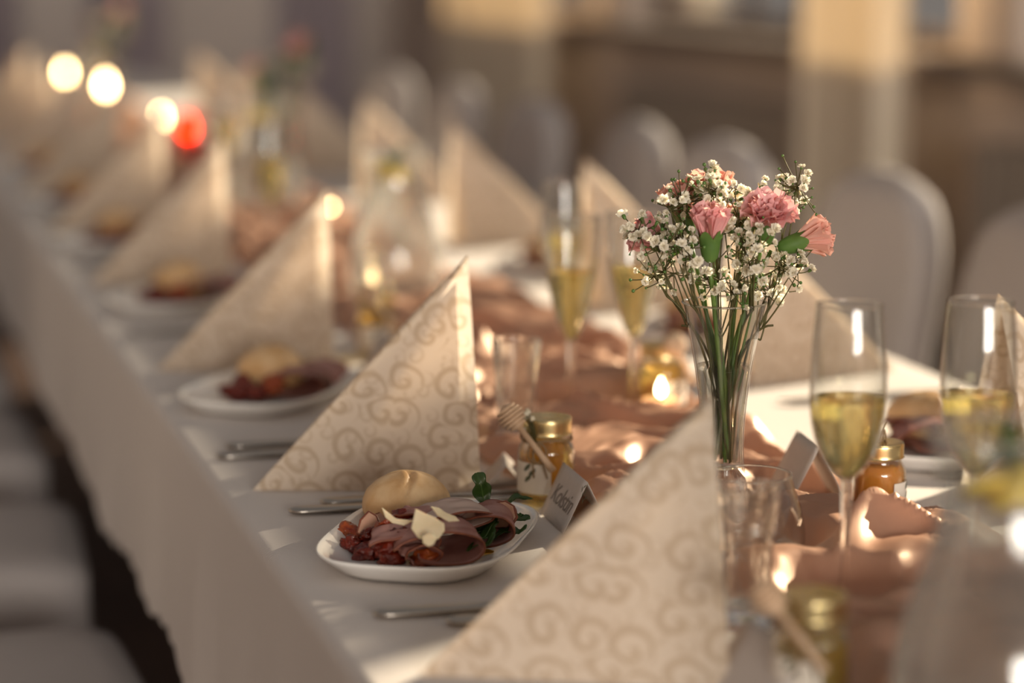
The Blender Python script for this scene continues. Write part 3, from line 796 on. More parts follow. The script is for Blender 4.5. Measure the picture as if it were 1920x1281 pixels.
# the other plates of starters, out of focus
HAMS = ham_mesh(.052, .026, .05, .02, 11)
def side_plate(x, y, rz, where, mirror=False):
    plate(x, y, rz, 'white plate of starters '+where)
    sx = -1 if mirror else 1
    c = Vector((x, y, T))
    food('bread_roll', BUN, c+Vector((0.006*sx, 0.035, .024)), (0, R_(4), rz+1), 'bread roll on the plate '+where, 'bread roll', 'bread rolls')
    for k, (dx, dy, dz) in enumerate(((-.04, -.015, .012), (-.022, -.03, .014), (-.005, -.022, .02), (-.03, .005, .016))):
        food('dried_tomato', TOM[k], c+Vector((dx*sx, dy, dz)), (0.4*k, 0.3, k*1.7), '%s dried tomato on the plate %s' % (('leftmost', 'front', 'topmost', 'rearmost')[k], where), 'dried tomato', 'dried tomatoes '+where)
    for k, (dx, dy, dz, r) in enumerate(((.022, -.028, .019, .2), (.040, .004, .019, -.4))):
        t = thing('ham_slice', 'rolled ham slice on the plate '+where if k == 0 else 'ham slice nearest the rim on the plate '+where, 'ham', c+Vector((dx*sx, dy, dz)), (R_(6), 0, -YAW+r), 'ham slices '+where)
        solid(put('slice', HAMS[0], t), 0.0014); put('rind', HAMS[1], t)
side_plate(0.437, 2.47, R_(-35), 'second in the left row')
side_plate(0.440, 3.18, R_(-30), 'third in the left row')
side_plate(0.440, 3.86, R_(-38), 'fourth in the left row')
side_plate(0.440, 4.50, R_(-38), 'fifth in the left row')
side_plate(0.440, 5.17, R_(-33), 'sixth in the left row')
side_plate(1.000, 2.035, R_(-30), 'beside the amber honey jar', True)
side_plate(1.020, 2.73, R_(-40), 'second in the window row', True)
side_plate(1.020, 3.36, R_(-40), 'third in the window row', True)

# ------------------------------------------------------------------ cutlery
def knife_meshes():
    n = 20
    secs = []
    for k in range(n+1):
        t = k/n; x = 0.105*t
        w = 0.0088-0.0026*t+0.001*math.sin(t*PI); h = 0.0030-0.0006*t
        if k == 0: w *= 0.45; h *= 0.5
        if k == 1: w *= 0.85
        secs.append([(x, w*a, 0.0034+h*b) for a, b in [(math.cos(q), math.sin(q)) for q in [2*PI*i/14 for i in range(14)]]])
    hd = MB().add(*loft(secs)).mesh('handle', M['steel'])
    secs = []
    for k in range(n+1):
        t = k/n; x = 0.104+0.105*t
        w0 = -0.0055; w1 = 0.006+0.005*math.sin(min(1, t*1.3)*PI/2)
        if t > 0.82: w1 = w1-(w1-w0-0.001)*((t-0.82)/0.18)**2
        secs.append([(x, w0, 0.0022), (x, w1, 0.0028), (x, w1, 0.0034), (x, w0, 0.0042)])
    bl = MB().add(*loft(secs)).mesh('blade', M['steel'])
    return hd, bl
def fork_meshes():
    hd = knife_meshes()[0]
    mb = MB()
    secs = []
    for k in range(13):
        t = k/12; x = 0.104+0.045*t
        w = 0.0035+0.0085*max(0, (t-0.35)/0.65)**1.5
        z = 0.0036+0.008*t*t-0.004*t
        secs.append([(x, w*a, z+0.0011*b) for a, b in [(math.cos(q), math.sin(q)) for q in [2*PI*i/10 for i in range(10)]]])
    mb.add(*loft(secs))
    neck = mb.mesh('neck', M['steel'])
    tine = MB().add(*tube([(0.148+0.05*t, 0, 0.0076-0.004*t*t+0.002*t) for t in [k/6 for k in range(7)]], [0.0014]*6+[0.0006], 6)).mesh('tine', M['steel'])
    return hd, neck, tine
KN = knife_meshes(); FK = fork_meshes()
def knife(x, y, rz, label, group='table knives'):
    t = thing('table_knife', label, 'knife', (x, y, T+0.0006), (0, 0, rz), group)
    put('handle', KN[0], t); put('blade', KN[1], t)
def fork(x, y, rz, label, group='table forks'):
    t = thing('table_fork', label, 'fork', (x, y, T+0.0006), (0, 0, rz), group)
    put('handle', FK[0], t); put('neck', FK[1], t)
    for k in range(4): put('tine', FK[2], t, (0, (k-1.5)*0.0065, 0))
knife(0.358, 1.950, R_(0), 'steel knife handle just behind the near plate')
knife(0.390, 1.976, R_(0), 'second steel knife behind the near plate, against the napkin')
fork(0.357, 1.622, R_(-1), 'steel fork handle lying in front of the near plate')
fork(0.402, 1.590, R_(-2), 'short steel fork end beside the front napkin')
fork(0.334, 2.185, R_(0), 'steel fork at the table edge left of the second napkin')
fork(0.350, 2.23, R_(1), 'second steel fork left of the second napkin')
for k, y in enumerate((2.94, 3.62, 4.28)):
    fork(0.345, y, 0, 'blurred steel fork before the %s plate of the left row' % ('third', 'fourth', 'fifth')[k])
knife(1.145, 1.93, PI, 'steel knife beside the window-side bread roll')
knife(1.150, 2.30, PI, 'steel knife on the sunlit cloth by the window')

# ------------------------------------------------------------------ glasses
def shell(outer, th=0.0011, floor_i=0):
    # closed wall: outer profile up, inner profile back down
    inner = []
    for i in range(len(outer)-1, -1, -1):
        r, z = outer[i]
        inner.append((max(r-th, 0.0), z if i else z+th))
    return outer+[(outer[-1][0]-th*0.5, outer[-1][1]+th*0.4)]+inner
def fill(prof, z0, z1, th=0.0016, bottom=None):
    # the liquid that fits inside a wall profile between z0 and z1
    pts = [(max(r-th, 0.0003), z) for r, z in prof if z0 <= z <= z1]
    def rad(z):
        for (r0, a), (r1, b) in zip(prof, prof[1:]):
            if a <= z <= b and b > a: return r0+(r1-r0)*(z-a)/(b-a)-th
        return prof[-1][0]-th
    lo = [(0.0, z0), (max(rad(z0), 0.0005), z0)]
    return lo+pts[1 if pts and abs(pts[0][1]-z0) < 1e-6 else 0:]+[(rad(z1), z1), (0.0, z1)]
def flute_proto(name, label, loc, bowl, level, foot_r=0.030, group='champagne glasses', rot=0):
    t = thing(name, label, 'champagne glass', loc, (0, 0, rot), group)
    zb = bowl[0][1]
    bp_ = smooth_prof(bowl, 6)
    MB().add(*lathe(shell(bp_, 0.0010), 56, False)).build('bowl', M['glass'], t)
    rr_, rz_ = bowl[-1]
    MB().add(*tube([((rr_-0.0005)*math.cos(a), (rr_-0.0005)*math.sin(a), rz_) for a in [2*PI*k/48 for k in range(48)]], 0.0009, 6, True)).build('rim', M['solid_glass'], t)
    st = smooth_prof([(0.0046, zb+0.004), (0.0040, zb-0.012), (0.0033, zb*0.6), (0.0032, zb*0.3), (0.0042, 0.010)], 5)[::-1]
    MB().add(*lathe(st, 20)).build('stem', M['solid_glass'], t)
    ft = smooth_prof([(0.0, 0.0004), (foot_r*0.6, 0.0003), (foot_r, 0.0007), (foot_r-0.0004, 0.0019), (foot_r*0.5, 0.0040), (0.0052, 0.0075), (0.0044, 0.0105)], 4)
    MB().add(*lathe(ft, 48)).build('foot', M['solid_glass'], t)
    MB().add(*lathe(fill(bp_, zb+0.003, level, 0.0014), 56, False)).build('champagne', M['champagne'], t)
    return t
BOWL_A = [(0.0030, 0.0945), (0.0085, 0.0985), (0.0150, 0.1065), (0.0208, 0.1175), (0.0252, 0.1335), (0.0270, 0.151), (0.0271, 0.166), (0.0262, 0.186), (0.0248, 0.204), (0.0233, 0.2205)]
BOWL_B = [(0.0030, 0.078), (0.0085, 0.086), (0.0160, 0.106), (0.0220, 0.130), (0.0258, 0.152), (0.0280, 0.172), (0.0290, 0.190), (0.0294, 0.204)]
fa = flute_proto('champagne_flute', 'champagne flute in front of the amber honey jar, right of the bouquet', (fl1.x, fl1.y, TS), BOWL_A, 0.1535)
dup(fa, (fl2.x, fl2.y, TS), (0, 0, 1), 'champagne flute at the right, behind the water jug')
fb = flute_proto('champagne_flute', 'wide champagne glass left of the bouquet, the nearer of two', (ffl1.x, ffl1.y, TS), BOWL_B, 0.150)
dup(fb, (ffl2.x, ffl2.y, TS), (0, 0, 2), 'wide champagne glass half hidden behind the left of the bouquet')
dup(fa, (0.80, 2.62, TS), (0, 0, 1), 'blurred champagne flute just right of the vase', None, 0.92)
dup(fb, (0.645, 3.62, TS), (0, 0, 1), 'blurred champagne glass behind the third napkin')
dup(fb, (0.70, 4.4, TS), (0, 0, 1), 'blurred champagne glass far behind the fourth napkin')

# tall shot glass on a thick foot
def shot_proto(label, loc):
    t = thing('shot_glass', label, 'shot glass', loc, (0, 0, 0), 'tall shot glasses')
    wall = smooth_prof([(0.0165, 0.0155), (0.0170, 0.030), (0.0188, 0.058), (0.0222, 0.090), (0.0234, 0.101)], 5)
    MB().add(*lathe(shell(wall, 0.0016), 48, False)).build('wall', M['heavy_glass'], t)
    ft = smooth_prof([(0.0, 0.0003), (0.0185, 0.0004), (0.0212, 0.0030), (0.0215, 0.0085), (0.0185, 0.0135), (0.0164, 0.0160), (0.0150, 0.0172), (0.0, 0.0165)], 5)
    v, f = lathe(ft, 12)
    MB().add(v, f).build('foot', M['solid_glass'], t)
    return t
sg = shot_proto('empty tall shot glass with a thick foot, in front of the vase', (shot1.x, shot1.y, TS))
dup(sg, (shot2.x, shot2.y, TS), (0, 0, 0.3), 'empty tall shot glass behind the honey jar with the dipper', None, 1.02)
dup(sg, (0.63, 2.86, TS), (0, 0, 0.3), 'blurred shot glass behind the third napkin of the left row')
# stemless tumbler
t = thing('tumbler', 'empty rounded glass tumbler between the shot glass and the flute', 'tumbler', (tumb.x, tumb.y, TS))
tw = smooth_prof([(0.0, 0.0005), (0.024, 0.0006), (0.036, 0.0035), (0.0425, 0.013), (0.0435, 0.026), (0.0400, 0.044), (0.0355, 0.058), (0.0325, 0.070)], 6)
MB().add(*lathe(shell(tw[3:], 0.0012), 64, False)).build('wall', M['glass'], t)
MB().add(*tube([(0.0322*math.cos(a), 0.0322*math.sin(a), 0.070) for a in [2*PI*k/48 for k in range(48)]], 0.0009, 6, True)).build('rim', M['solid_glass'], t)
MB().add(*lathe(smooth_prof([(0.0, 0.0004), (0.030, 0.0005), (0.0375, 0.0042), (0.0382, 0.0075), (0.030, 0.0068), (0.0, 0.0062)], 4), 48)).build('base', M['solid_glass'], t)

# water jugs
def jug_proto(label, loc, rot):
    t = thing('water_jug', label, 'jug', loc, (0, 0, rot), 'water jugs with lemon')
    pr = smooth_prof([(0.046, 0.0006), (0.054, 0.006), (0.0605, 0.030), (0.0620, 0.052), (0.0585, 0.082), (0.0500, 0.112), (0.0415, 0.138), (0.0368, 0.160), (0.0362, 0.178), (0.0392, 0.196), (0.0425, 0.2045)], 6)
    v, f = lathe(shell(pr, 0.0022), 64, False)
    # pull the lip out into a spout
    v2 = []
    for x, y, z in v:
        k = max(0, (z-0.165)/0.04)
        a = math.atan2(y, x)
        s = math.exp(-(a/0.35)**2)*k*k
        v2.append((x*(1+0.30*s), y*(1+0.1*s), z+0.006*s))
    MB().add(v2, f).build('wall', M['misted'], t)
    MB().add(*lathe(smooth_prof([(0.0, 0.0004), (0.040, 0.0005), (0.0485, 0.0035), (0.0475, 0.0085), (0.030, 0.0075), (0.0, 0.007)], 4), 48)).build('base', M['solid_glass'], t)
    MB().add(*tube([(0.0417*math.cos(a), 0.0417*math.sin(a), 0.2045) for a in [R_(25)+R_(310)*k/40 for k in range(41)]], 0.0023, 8)).build('rim', M['solid_glass'], t)
    MB().add(*lathe(fill(pr, 0.0105, 0.166, 0.0032), 64, False)).build('water', M['water'], t)
    for k, (x, y, z, rx, rz) in enumerate(((0.008, 0.004, 0.172, 0.5, 0), (-0.012, -0.006, 0.170, -0.4, 1), (-0.002, 0.014, 0.176, 0.9, 2))):
        s = MB().add(*lathe([(0.0, -0.0018), (0.015, -0.0018), (0.0165, 0), (0.015, 0.0018), (0.0, 0.0018)], 24, False)).build('lemon_slice', M['lemon'], t, (x, y, z), (rx, 0.2, rz))
    for k in range(4):
        v, f = grid(lambda u, w: (0.007*math.sin(PI*w)*(u*2-1), 0.026*w, 0.004*math.sin(w*3)+0.002*abs(u*2-1)), 4, 8)
        o = MB().add(v, f).build('mint_leaf', M['leaf'], t, (0.004*k-0.006, 0.002*k-0.01, 0.176+0.003*k), (0.5+0.3*k, 0.2, 1.6*k)); solid(o, 0.0005)
    return t
jg = jug_proto('large blurred glass water jug with lemon at the right front corner', (jug1.x, jug1.y, TS), R_(150))
dup(jg, (jug2.x, jug2.y, TS), (0, 0, R_(20)), 'blurred glass water jug with lemon behind the second napkin')
dup(jg, (0.735, 4.18, TS), (0, 0, R_(60)), 'blurred glass water jug left of the second bouquet')
dup(jg, (0.73, 6.75, TS), (0, 0, R_(60)), 'farthest glass water jug at the upper left')

# ------------------------------------------------------------------ honey jars
def jar_proto(label, loc, rot, r=0.0225, h=0.063, honey='honey_light', lid=True, twine=True, dipper=True, labelled=True, tag_a=0.0):
    t = thing('honey_jar', label, 'honey jar', loc, (0, 0, rot), 'small honey jars')
    k = r/0.0225; q = h/0.063
    pr = smooth_prof([(0.0185*k, 0.0006), (0.0215*k, 0.002*q), (0.0225*k, 0.006*q), (0.0225*k, 0.034*q), (0.0218*k, 0.041*q), (0.0192*k, 0.0465*q), (0.0185*k, 0.050*q), (0.0185*k, 0.058*q)], 5)
    MB().add(*lathe(shell(pr, 0.0012), 48, False)).build('glass', M['glass'], t)
    MB().add(*lathe(fill(pr, 0.0020*q, 0.0455*q, 0.0016), 48, False)).build('honey', M[honey], t)
    ld = [(0.0, 0.0645*q), (0.0180*k, 0.0648*q), (0.0196*k, 0.0640*q), (0.0202*k, 0.0625*q), (0.0200*k, 0.0530*q), (0.0206*k, 0.0520*q), (0.0190*k, 0.0518*q)]
    MB().add(*lathe(smooth_prof(ld, 3)[::-1], 48, False)).build('lid', M['gold'], t)
    if labelled:
        n = 14
        v, f = grid(lambda u, w: (0.02275*k*math.cos(tag_a+R_(-48+96*u)), 0.02275*k*math.sin(tag_a+R_(-48+96*u)), 0.008*q+0.024*q*w), n, 2)
        lb = MB().add(v, f).build('label', M['label'], t)
        for s, (u0, w0) in enumerate(((0.42, 0.35), (0.52, 0.55), (0.40, 0.70))):
            a = tag_a+R_(-48+96*u0)
            v, f = grid(lambda u, w: (0.0230*k*math.cos(a+0.10*math.sin(PI*w)*(u-0.5)*2+0.25*w), 0.0230*k*math.sin(a+0.10*math.sin(PI*w)*(u-0.5)*2+0.25*w), (0.008+0.024*w0)*q+0.008*w), 2, 5)
            MB().add(v, f).build('leaf_print', M['ink_green'], lb)
    if twine:
        zt = 0.0485*q
        tw_ = MB().add(*tube([(0.0200*k*math.cos(a), 0.0200*k*math.sin(a), zt+0.0012*math.sin(a*3)) for a in [2*PI*i/30 for i in range(30)]], 0.0011, 6, True)).build('twine', M['twine'], t)
        c = Vector((0.0225*k, 0, zt))
        for s in (-1, 1):
            lp = [c+Vector((0.003, s*(0.006*math.sin(a)+0.002), -0.009+0.009*math.cos(a))) for a in [2*PI*i/16 for i in range(16)]]
            MB().add(*tube(lp, 0.0008, 6, True)).build('loop', M['twine'], tw_)
            MB().add(*tube([c+Vector((0.003, s*0.001, 0)), c+Vector((0.004, s*0.004, -0.014)), c+Vector((0.003, s*0.006+0.003, -0.030))], 0.0008, 6)).build('twine_end', M['twine'], tw_)
    if dipper:
        hd = [(0.0, 0.0)]
        for i in range(6):
            z = 0.003+i*0.0034; rr = 0.0105*math.sin(PI*(0.22+0.62*(i+0.5)/6))+0.0015
            hd += [(rr*0.72, z), (rr, z+0.0004), (rr, z+0.0021), (rr*0.72, z+0.0025)]
        hd += [(0.0028, 0.0245), (0.0, 0.026)]
        dp = MB().add(*lathe(hd, 24, False)).build('dipper_head', M['wood'], t, (0.0290, -0.0300, 0.0850), (0, 0, 0))
        dp.rotation_euler = Vector((0.0, 0.64, -0.77)).to_track_quat('Z', 'Y').to_euler()
        MB().add(*tube([(0, 0, 0.022), (0, 0, 0.05), (0, 0, 0.070)], [0.0027, 0.0026, 0.0032], 10)).build('dipper_handle', M['wood'], dp)
    return t
# local +x of a jar is turned towards the camera
def toward(p, extra=0): return math.atan2(-p.y, -p.x)+extra
ja = jar_proto('pale honey jar with wooden dipper and twine bow beside the place card', (jarA.x, jarA.y, TS), toward(jarA, R_(-16)), 0.0245, 0.070, tag_a=R_(-22))
jb = jar_proto('amber honey jar with gold lid and twine behind the champagne flute', (jarB.x, jarB.y, TS), toward(jarB, R_(70)), 0.0225, 0.061, honey='honey_amber', dipper=False, twine=False, labelled=True, tag_a=R_(12))
kn = MB()
kn.add(*tube(bez((0.002, 0.002, 0.0615), (0.004, -0.004, 0.085), (0.006, 0.0, 0.0615), 10), 0.0008, 6)).add(*tube(bez((0, 0, 0.0615), (-0.001, 0.002, 0.07), (0.003, 0.006, 0.078), 6), 0.0008, 6)).add(*tube(bez((-0.006, -0.004, 0.0615), (0, 0, 0.066), (0.006, 0.004, 0.0615), 6), 0.0012, 6))
kn.build('twine', M['twine'], jb)
dup(ja, (jarC.x, jarC.y, TS), (0, 0, toward(jarC, R_(-10))), 'very blurred honey jar with wooden dipper at the bottom of the frame')
dup(ja, (jarD.x, jarD.y, TS), (0, 0, toward(jarD, 1)), 'blurred yellow honey jar behind the lit candle by the vase')
dup(ja, (jarE.x, jarE.y, TS), (0, 0, toward(jarE, 0.4)), 'blurred honey jar peeking out behind the second napkin')
dup(ja, (jarF.x+0.03, jarF.y, TS), (0, 0, toward(jarF, 0.4)), 'blurred honey jar to the right of the fourth napkin')
# dry sprig tied to the dipper jar
v = MB()
for k in range(16):
    a = random.uniform(-0.6, 0.9); p = Vector((0.02+0.006*math.sin(k*2), -0.004-0.014*random.random(), 0.060+0.022*random.random()))
    v.add(*tube([(0.022, -0.002, 0.052), (p+Vector((0.022, -0.002, 0.052)))/2+Vector((0.002, 0, 0.002)), p], 0.0004, 4), 1)
    s, f = sph(1); v.add([Vector(q)*0.0024+p for q in s], f, 0)
v.build('dried_sprig', [M['white_petal'], M['twig']], ja)

# ------------------------------------------------------------------ place cards
def card(label, loc, rot, w=0.085, h=0.048, sp=0.026, text=None, gp='folded place cards'):
    t = thing('place_card', label, 'place card', loc, (0, 0, rot), gp)
    th = 0.0005
    def face(s): return grid(lambda u, v: (s*sp*(1-v), -w/2+w*u, 0.0006+h*v), 6, 6)
    a = solid(MB().add(*face(-1)).build('front_face', M['paper'], t), th)
    solid(MB().add(*face(1)).build('back_face', M['paper'], t), th)
    if text:
        cu = bpy.data.curves.new('t', 'FONT'); cu.body = text; cu.size = 0.023; cu.shear = 0.32; cu.align_x = 'CENTER'; cu.space_character = 0.95
        ob = bpy.data.objects.new('t', cu); COL.objects.link(ob)
        bpy.context.view_layer.update()
        me = bpy.data.meshes.new_from_object(ob.evaluated_get(bpy.context.evaluated_depsgraph_get()))
        bpy.data.objects.remove(ob)
        me.materials.clear(); me.materials.append(M['ink'])
        tilt = math.atan2(sp, h)
        lt = put('lettering', me, a)
        # text x runs along -y, text up follows the sloping face
        up = Vector((math.sin(tilt), 0, math.cos(tilt))); xa = Vector((0, -1, 0)); nn = xa.cross(up)
        mw = Matrix((xa, up, nn)).transposed().to_4x4(); mw.translation = Vector((-sp, 0, 0.0006))+up*0.015+nn*0.0006
        lt.matrix_local = mw
        sgm = MB()
        for k in range(6):
            b = Vector((-0.028+k*0.0035, 0.041-0.0018*k, 0)); d = Vector((0.0045, 0.005*(1 if k % 2 else -1), 0))
            sgm.add([b, b+d*0.5+Vector((0.0012, 0, 0)), b+d, b+d*0.5-Vector((0.0012, 0, 0))], [(0, 1, 2, 3)])
        s2 = sgm.build('leaf_print', M['ink_green'], a); s2.matrix_local = mw
        mo = mw.copy(); s2.matrix_local = mo @ Matrix.Translation((0.062, -0.014, 0))
    return t
card('folded place card with handwritten name beside the near plate', (0.580, 1.858, T+0.0006), R_(-3), 0.080, 0.042, 0.020, 'Kolstin')
card('grey folded place card lying low left of the dipper honey jar', (0.563, 2.012, T+0.0006), R_(-14), 0.06, 0.022, 0.02)
card('rose-grey folded place card right of the vase under the flute', (cardR.x+0.004, cardR.y, TS), R_(172), 0.075, 0.055, 0.028)
card('dark blurred place card at the bottom, left of the front honey jar', (0.562, 1.372, T+0.0006), R_(4), 0.09, 0.040, 0.028)
card('blurred place card behind the second napkin', (0.585, 2.56, T+0.0006), R_(0), 0.085, 0.045, 0.026)

# ------------------------------------------------------------------ candles
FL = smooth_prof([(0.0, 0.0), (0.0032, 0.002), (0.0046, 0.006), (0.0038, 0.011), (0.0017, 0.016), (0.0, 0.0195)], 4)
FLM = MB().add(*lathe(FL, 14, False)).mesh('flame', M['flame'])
def candle(name, label, loc, r, h, wax, cup=None, fs=1.0, ch=None):
    t = thing(name, label, 'candle', loc, (0, 0, 0), 'lit candles along the table')
    MB().add(*lathe(smooth_prof([(0.0, 0.0004), (r*0.95, 0.0005), (r, 0.003), (r, h*0.92), (r*0.96, h), (r*0.6, h-0.002), (0.0, h-0.003)], 4), 32)).build('wax', M[wax], t)
    MB().add(*tube([(0, 0, h-0.003), (0.0004, 0, h+0.004)], 0.0007, 6)).build('wick', M['wick'], t)
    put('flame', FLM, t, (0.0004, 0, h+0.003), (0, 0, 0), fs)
    if cup:
        cr = r+0.004; c = [(cr*0.9, 0.0), (cr, 0.004), (cr*1.05, ch*0.5), (cr*1.12, ch)]
        MB().add(*lathe(shell(smooth_prof(c, 5), 0.0014), 36, False)).build('holder', M[cup], t)
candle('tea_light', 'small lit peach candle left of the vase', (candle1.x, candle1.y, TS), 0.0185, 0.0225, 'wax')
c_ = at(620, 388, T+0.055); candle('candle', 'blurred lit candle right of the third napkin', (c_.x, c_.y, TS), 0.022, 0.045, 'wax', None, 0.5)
c_ = at(702, 522, T+0.045); candle('tea_light', 'added tea light standing in for a glint at the foot of the second jug', (c_.x, c_.y, TS), 0.020, 0.032, 'wax_white', None, 1.15)  # flame added to imitate a sun glint on the jug
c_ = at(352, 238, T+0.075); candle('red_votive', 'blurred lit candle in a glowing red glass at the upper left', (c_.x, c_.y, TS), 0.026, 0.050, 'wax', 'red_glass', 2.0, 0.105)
c_ = at(303, 222, T+0.10); candle('candle', 'added ivory candle standing in for a glint just left of the red votive', (c_.x, c_.y, TS), 0.024, 0.085, 'wax_white', None, 1.5)  # added candle, its flame imitates a glint on distant glass
c_ = at(198, 166, T+0.11); candle('candle', 'brightest added candle flame standing in for a sun glint at the upper left', (c_.x, c_.y, TS), 0.026, 0.095, 'wax_white', None, 2.2)  # added flame in place of sun reflected off a water jug
c_ = at(122, 136, T+0.13); candle('candle', 'leftmost added candle flame standing in for a glint at the upper left', (c_.x, c_.y, TS), 0.024, 0.110, 'wax_white', None, 1.8)  # candle added to stand in for a far glass sparkle

# ------------------------------------------------------------------ vase
VASE = smooth_prof([(0.0215, 0.0006), (0.0222, 0.006), (0.0205, 0.030), (0.0180, 0.055), (0.0172, 0.072), (0.0180, 0.092), (0.0208, 0.118), (0.0252, 0.147), (0.0308, 0.175), (0.0338, 0.187)], 6)
def vase(label, loc, detail=True):
    t = thing('glass_vase', label, 'vase', loc, (0, 0, 0), 'trumpet vases of flowers')
    up = [p for p in VASE if p[1] > 0.046]
    MB().add(*lathe(shell(up, 0.0013), 64, False)).build('wall', M['glass'], t)
    MB().add(*tube([(0.0335*math.cos(a), 0.0335*math.sin(a), 0.187) for a in [2*PI*k/48 for k in range(48)]], 0.0009, 6, True)).build('rim', M['solid_glass'], t)
    # heavy cut-crystal base
    mb = MB(); v, f = lathe([(0.0, 0.0006)]+[p for p in VASE if p[1] <= 0.047]+[(0.012, 0.052), (0.0, 0.051)], 40, False)
    v2 = []
    for x, y, z in v:
        a = math.atan2(y, x); r = math.hypot(x, y)
        k = 1+0.06*math.sin(a*10+z*260)*math.sin(a*10-z*260) if 0.004 < z < 0.046 and r > 0.014 else 1
        v2.append((x*k, y*k, z))
    mb.add(v2, f).build('crystal_base', M['solid_glass'], t, smooth=False)
    MB().add(*lathe(fill(VASE, 0.0535, 0.136, 0.0017), 64, False)).build('water', M['water'], t)
    return t
vase('slim trumpet glass vase of pink carnations in focus', (vase_p.x, vase_p.y, TS))

# ------------------------------------------------------------------ carnations
def petal_mesh(ln, wd, th0, th1, seed, m):
    rs = random.Random(seed)
    ph = rs.uniform(0, 6); k1 = rs.uniform(4, 7)
    nv, nu = 10, 12
    rows = []
    rho, z = 0.0015, 0.0
    for j in range(nv+1):
        v = j/nv; al = th0+(th1-th0)*v**1.4
        if j: rho += ln/nv*math.sin(al); z += ln/nv*math.cos(al)
        rows.append((rho, z, al, v))
    def fn(u, v):
        j = min(int(v*nv+0.5), nv); r, zz, al, vv = rows[j]
        s = u*2-1
        w = wd*(0.16+0.84*vv**0.9)
        ruf = vv*vv*(0.0026*math.sin(k1*s+ph)+0.0012*math.sin(2.3*k1*s+ph*2))
        ser = (0.0011*math.sin(23*s+ph)-0.0045*s*s)*vv
        nx, nz = math.cos(al), -math.sin(al)
        tx, tz = math.sin(al), math.cos(al)
        cup = -0.20*w*s*s
        return (r+(ruf+cup)*nx+ser*tx, w*s, zz+(ruf+cup)*nz+ser*tz)
    return MB().add(*grid(fn, nu, nv)).mesh('petal', m)
LAYERS = [(0.024, 0.0125, 0.10, 1.45), (0.024, 0.0115, 0.06, 1.05), (0.023, 0.0100, 0.04, 0.65), (0.021, 0.0080, 0.02, 0.30)]
BUDL = [(0.024, 0.0115, 0.12, 0.55), (0.025, 0.0105, 0.06, 0.35), (0.024, 0.0090, 0.03, 0.18)]
PET = {}
for key, lay, m in (('pink', LAYERS, 'pink'), ('peach', BUDL, 'peach'), ('bud', BUDL, 'pink'), ('open_peach', LAYERS, 'peach')):
    PET[key] = [[petal_mesh(*l, 31*i+k, M[m]) for k in range(3)] for i, l in enumerate(lay)]
CALYX = []
def calyx_mesh():
    n = 30; prof = smooth_prof([(0.0018, -0.001), (0.0042, 0.002), (0.0056, 0.009), (0.0062, 0.016), (0.0072, 0.021)], 4)
    v, f = lathe(prof, n, False)
    out = []
    for x, y, z in v:
        a = math.atan2(y, x); tooth = abs(math.sin(2.5*a))
        k = max(0, (z-0.014)/0.007)
        out.append((x, y, z+k*0.006*(tooth-0.45)))
    return MB().add(out, f).mesh('calyx', M['calyx'])
CAL = calyx_mesh()
def carnation(label, head, axis, kind, size, base, ctrl=None, counts=(7, 7, 6, 4)):
    # head: where the calyx begins; axis: the way the flower looks; base: the foot of the stem inside the vase
    t = thing('carnation', label, 'carnation', base, (0, 0, 0), 'pink carnations in the vase')
    head = Vector(head)-Vector(base); axis = Vector(axis).normalized()
    q = axis.to_track_quat('Z', 'Y')
    c = Vector(ctrl)-Vector(base) if ctrl else head*0.55+Vector((0, 0, 0.02))-axis*0.012
    pts = bez((0, 0, 0), c, head, 14)
    MB().add(*tube(pts, [0.0018]*9+[0.0016]*6, 8)).build('stem', M['stem'], t)
    for k in (5, 9):
        d = (pts[k+1]-pts[k]).normalized()
        v, f = grid(lambda u, w: (0.0016*(u*2-1)*(1-w), 0.004*w*w, 0.028*w), 2, 6)
        lf = MB().add(v, f).build('leaf', M['calyx'], t, pts[k], (0.25, 0, k*1.3)); solid(lf, 0.0005)
    ca = put('calyx', CAL, t, head+axis*0.005*size, (0, 0, 0), (size, size, size*0.78)); ca.rotation_mode = 'QUATERNION'; ca.rotation_quaternion = q
    rs = random.Random(hash(label) % 1000 if False else len(label))
    for li, lay in enumerate(PET[kind]):
        n = counts[li]
        for k in range(n):
            o = put('petal', lay[(k+li) % 3], t, head+axis*0.013*size, (0, 0, 0), size*rs.uniform(0.9, 1.08))
            o.rotation_mode = 'QUATERNION'
            e = Euler((rs.uniform(-.12, .12), rs.uniform(-.12, .12), 2*PI*(k+0.5*(li % 2))/n+rs.uniform(-.2, .2))).to_quaternion()
            o.rotation_quaternion = q @ e
    return t
def vp(px, py, dy=0.0):
    # a point of the upright plane through the vase that faces the camera's heading, pushed back by dy
    d = (_fw + _rt*((px-CX)/F_PX) + _dn*((py-CY)/F_PX))
    n = Vector((math.sin(YAW), math.cos(YAW), 0))
    o = Vector((vase_p.x, vase_p.y, 0)) + n*dy
    return CAM + d*(((o-CAM).dot(n))/d.dot(n))
vb = Vector((vase_p.x, vase_p.y, TS+0.056))
def ax(r, u, b=0.0): return _rt*r + Vector((0, 0, u)) + Vector((math.sin(YAW), math.cos(YAW), 0))*b
def foot(r, b=0.0, up=0.0): return vb + _rt*r + Vector((math.sin(YAW), math.cos(YAW), 0))*b + Vector((0, 0, up))
carnation('open pink carnation, largest, at the upper right of the bouquet', vp(1426, 474, 0.0), ax(0.15, 1, -0.45), 'pink', 1.38, foot(-0.006, 0, .002))
carnation('salmon carnation in profile at the far right of the bouquet', vp(1446, 470, 0.0), ax(1, 0.32, -0.1), 'peach', 1.30, foot(-0.008, 0.004, .004), None, (8, 7, 5))
carnation('half-closed pink carnation at the centre left of the bouquet', vp(1331, 505, -0.025), ax(-0.02, 1, -0.15), 'bud', 1.38, foot(0.004, -0.004, .004), None, (7, 6, 5))
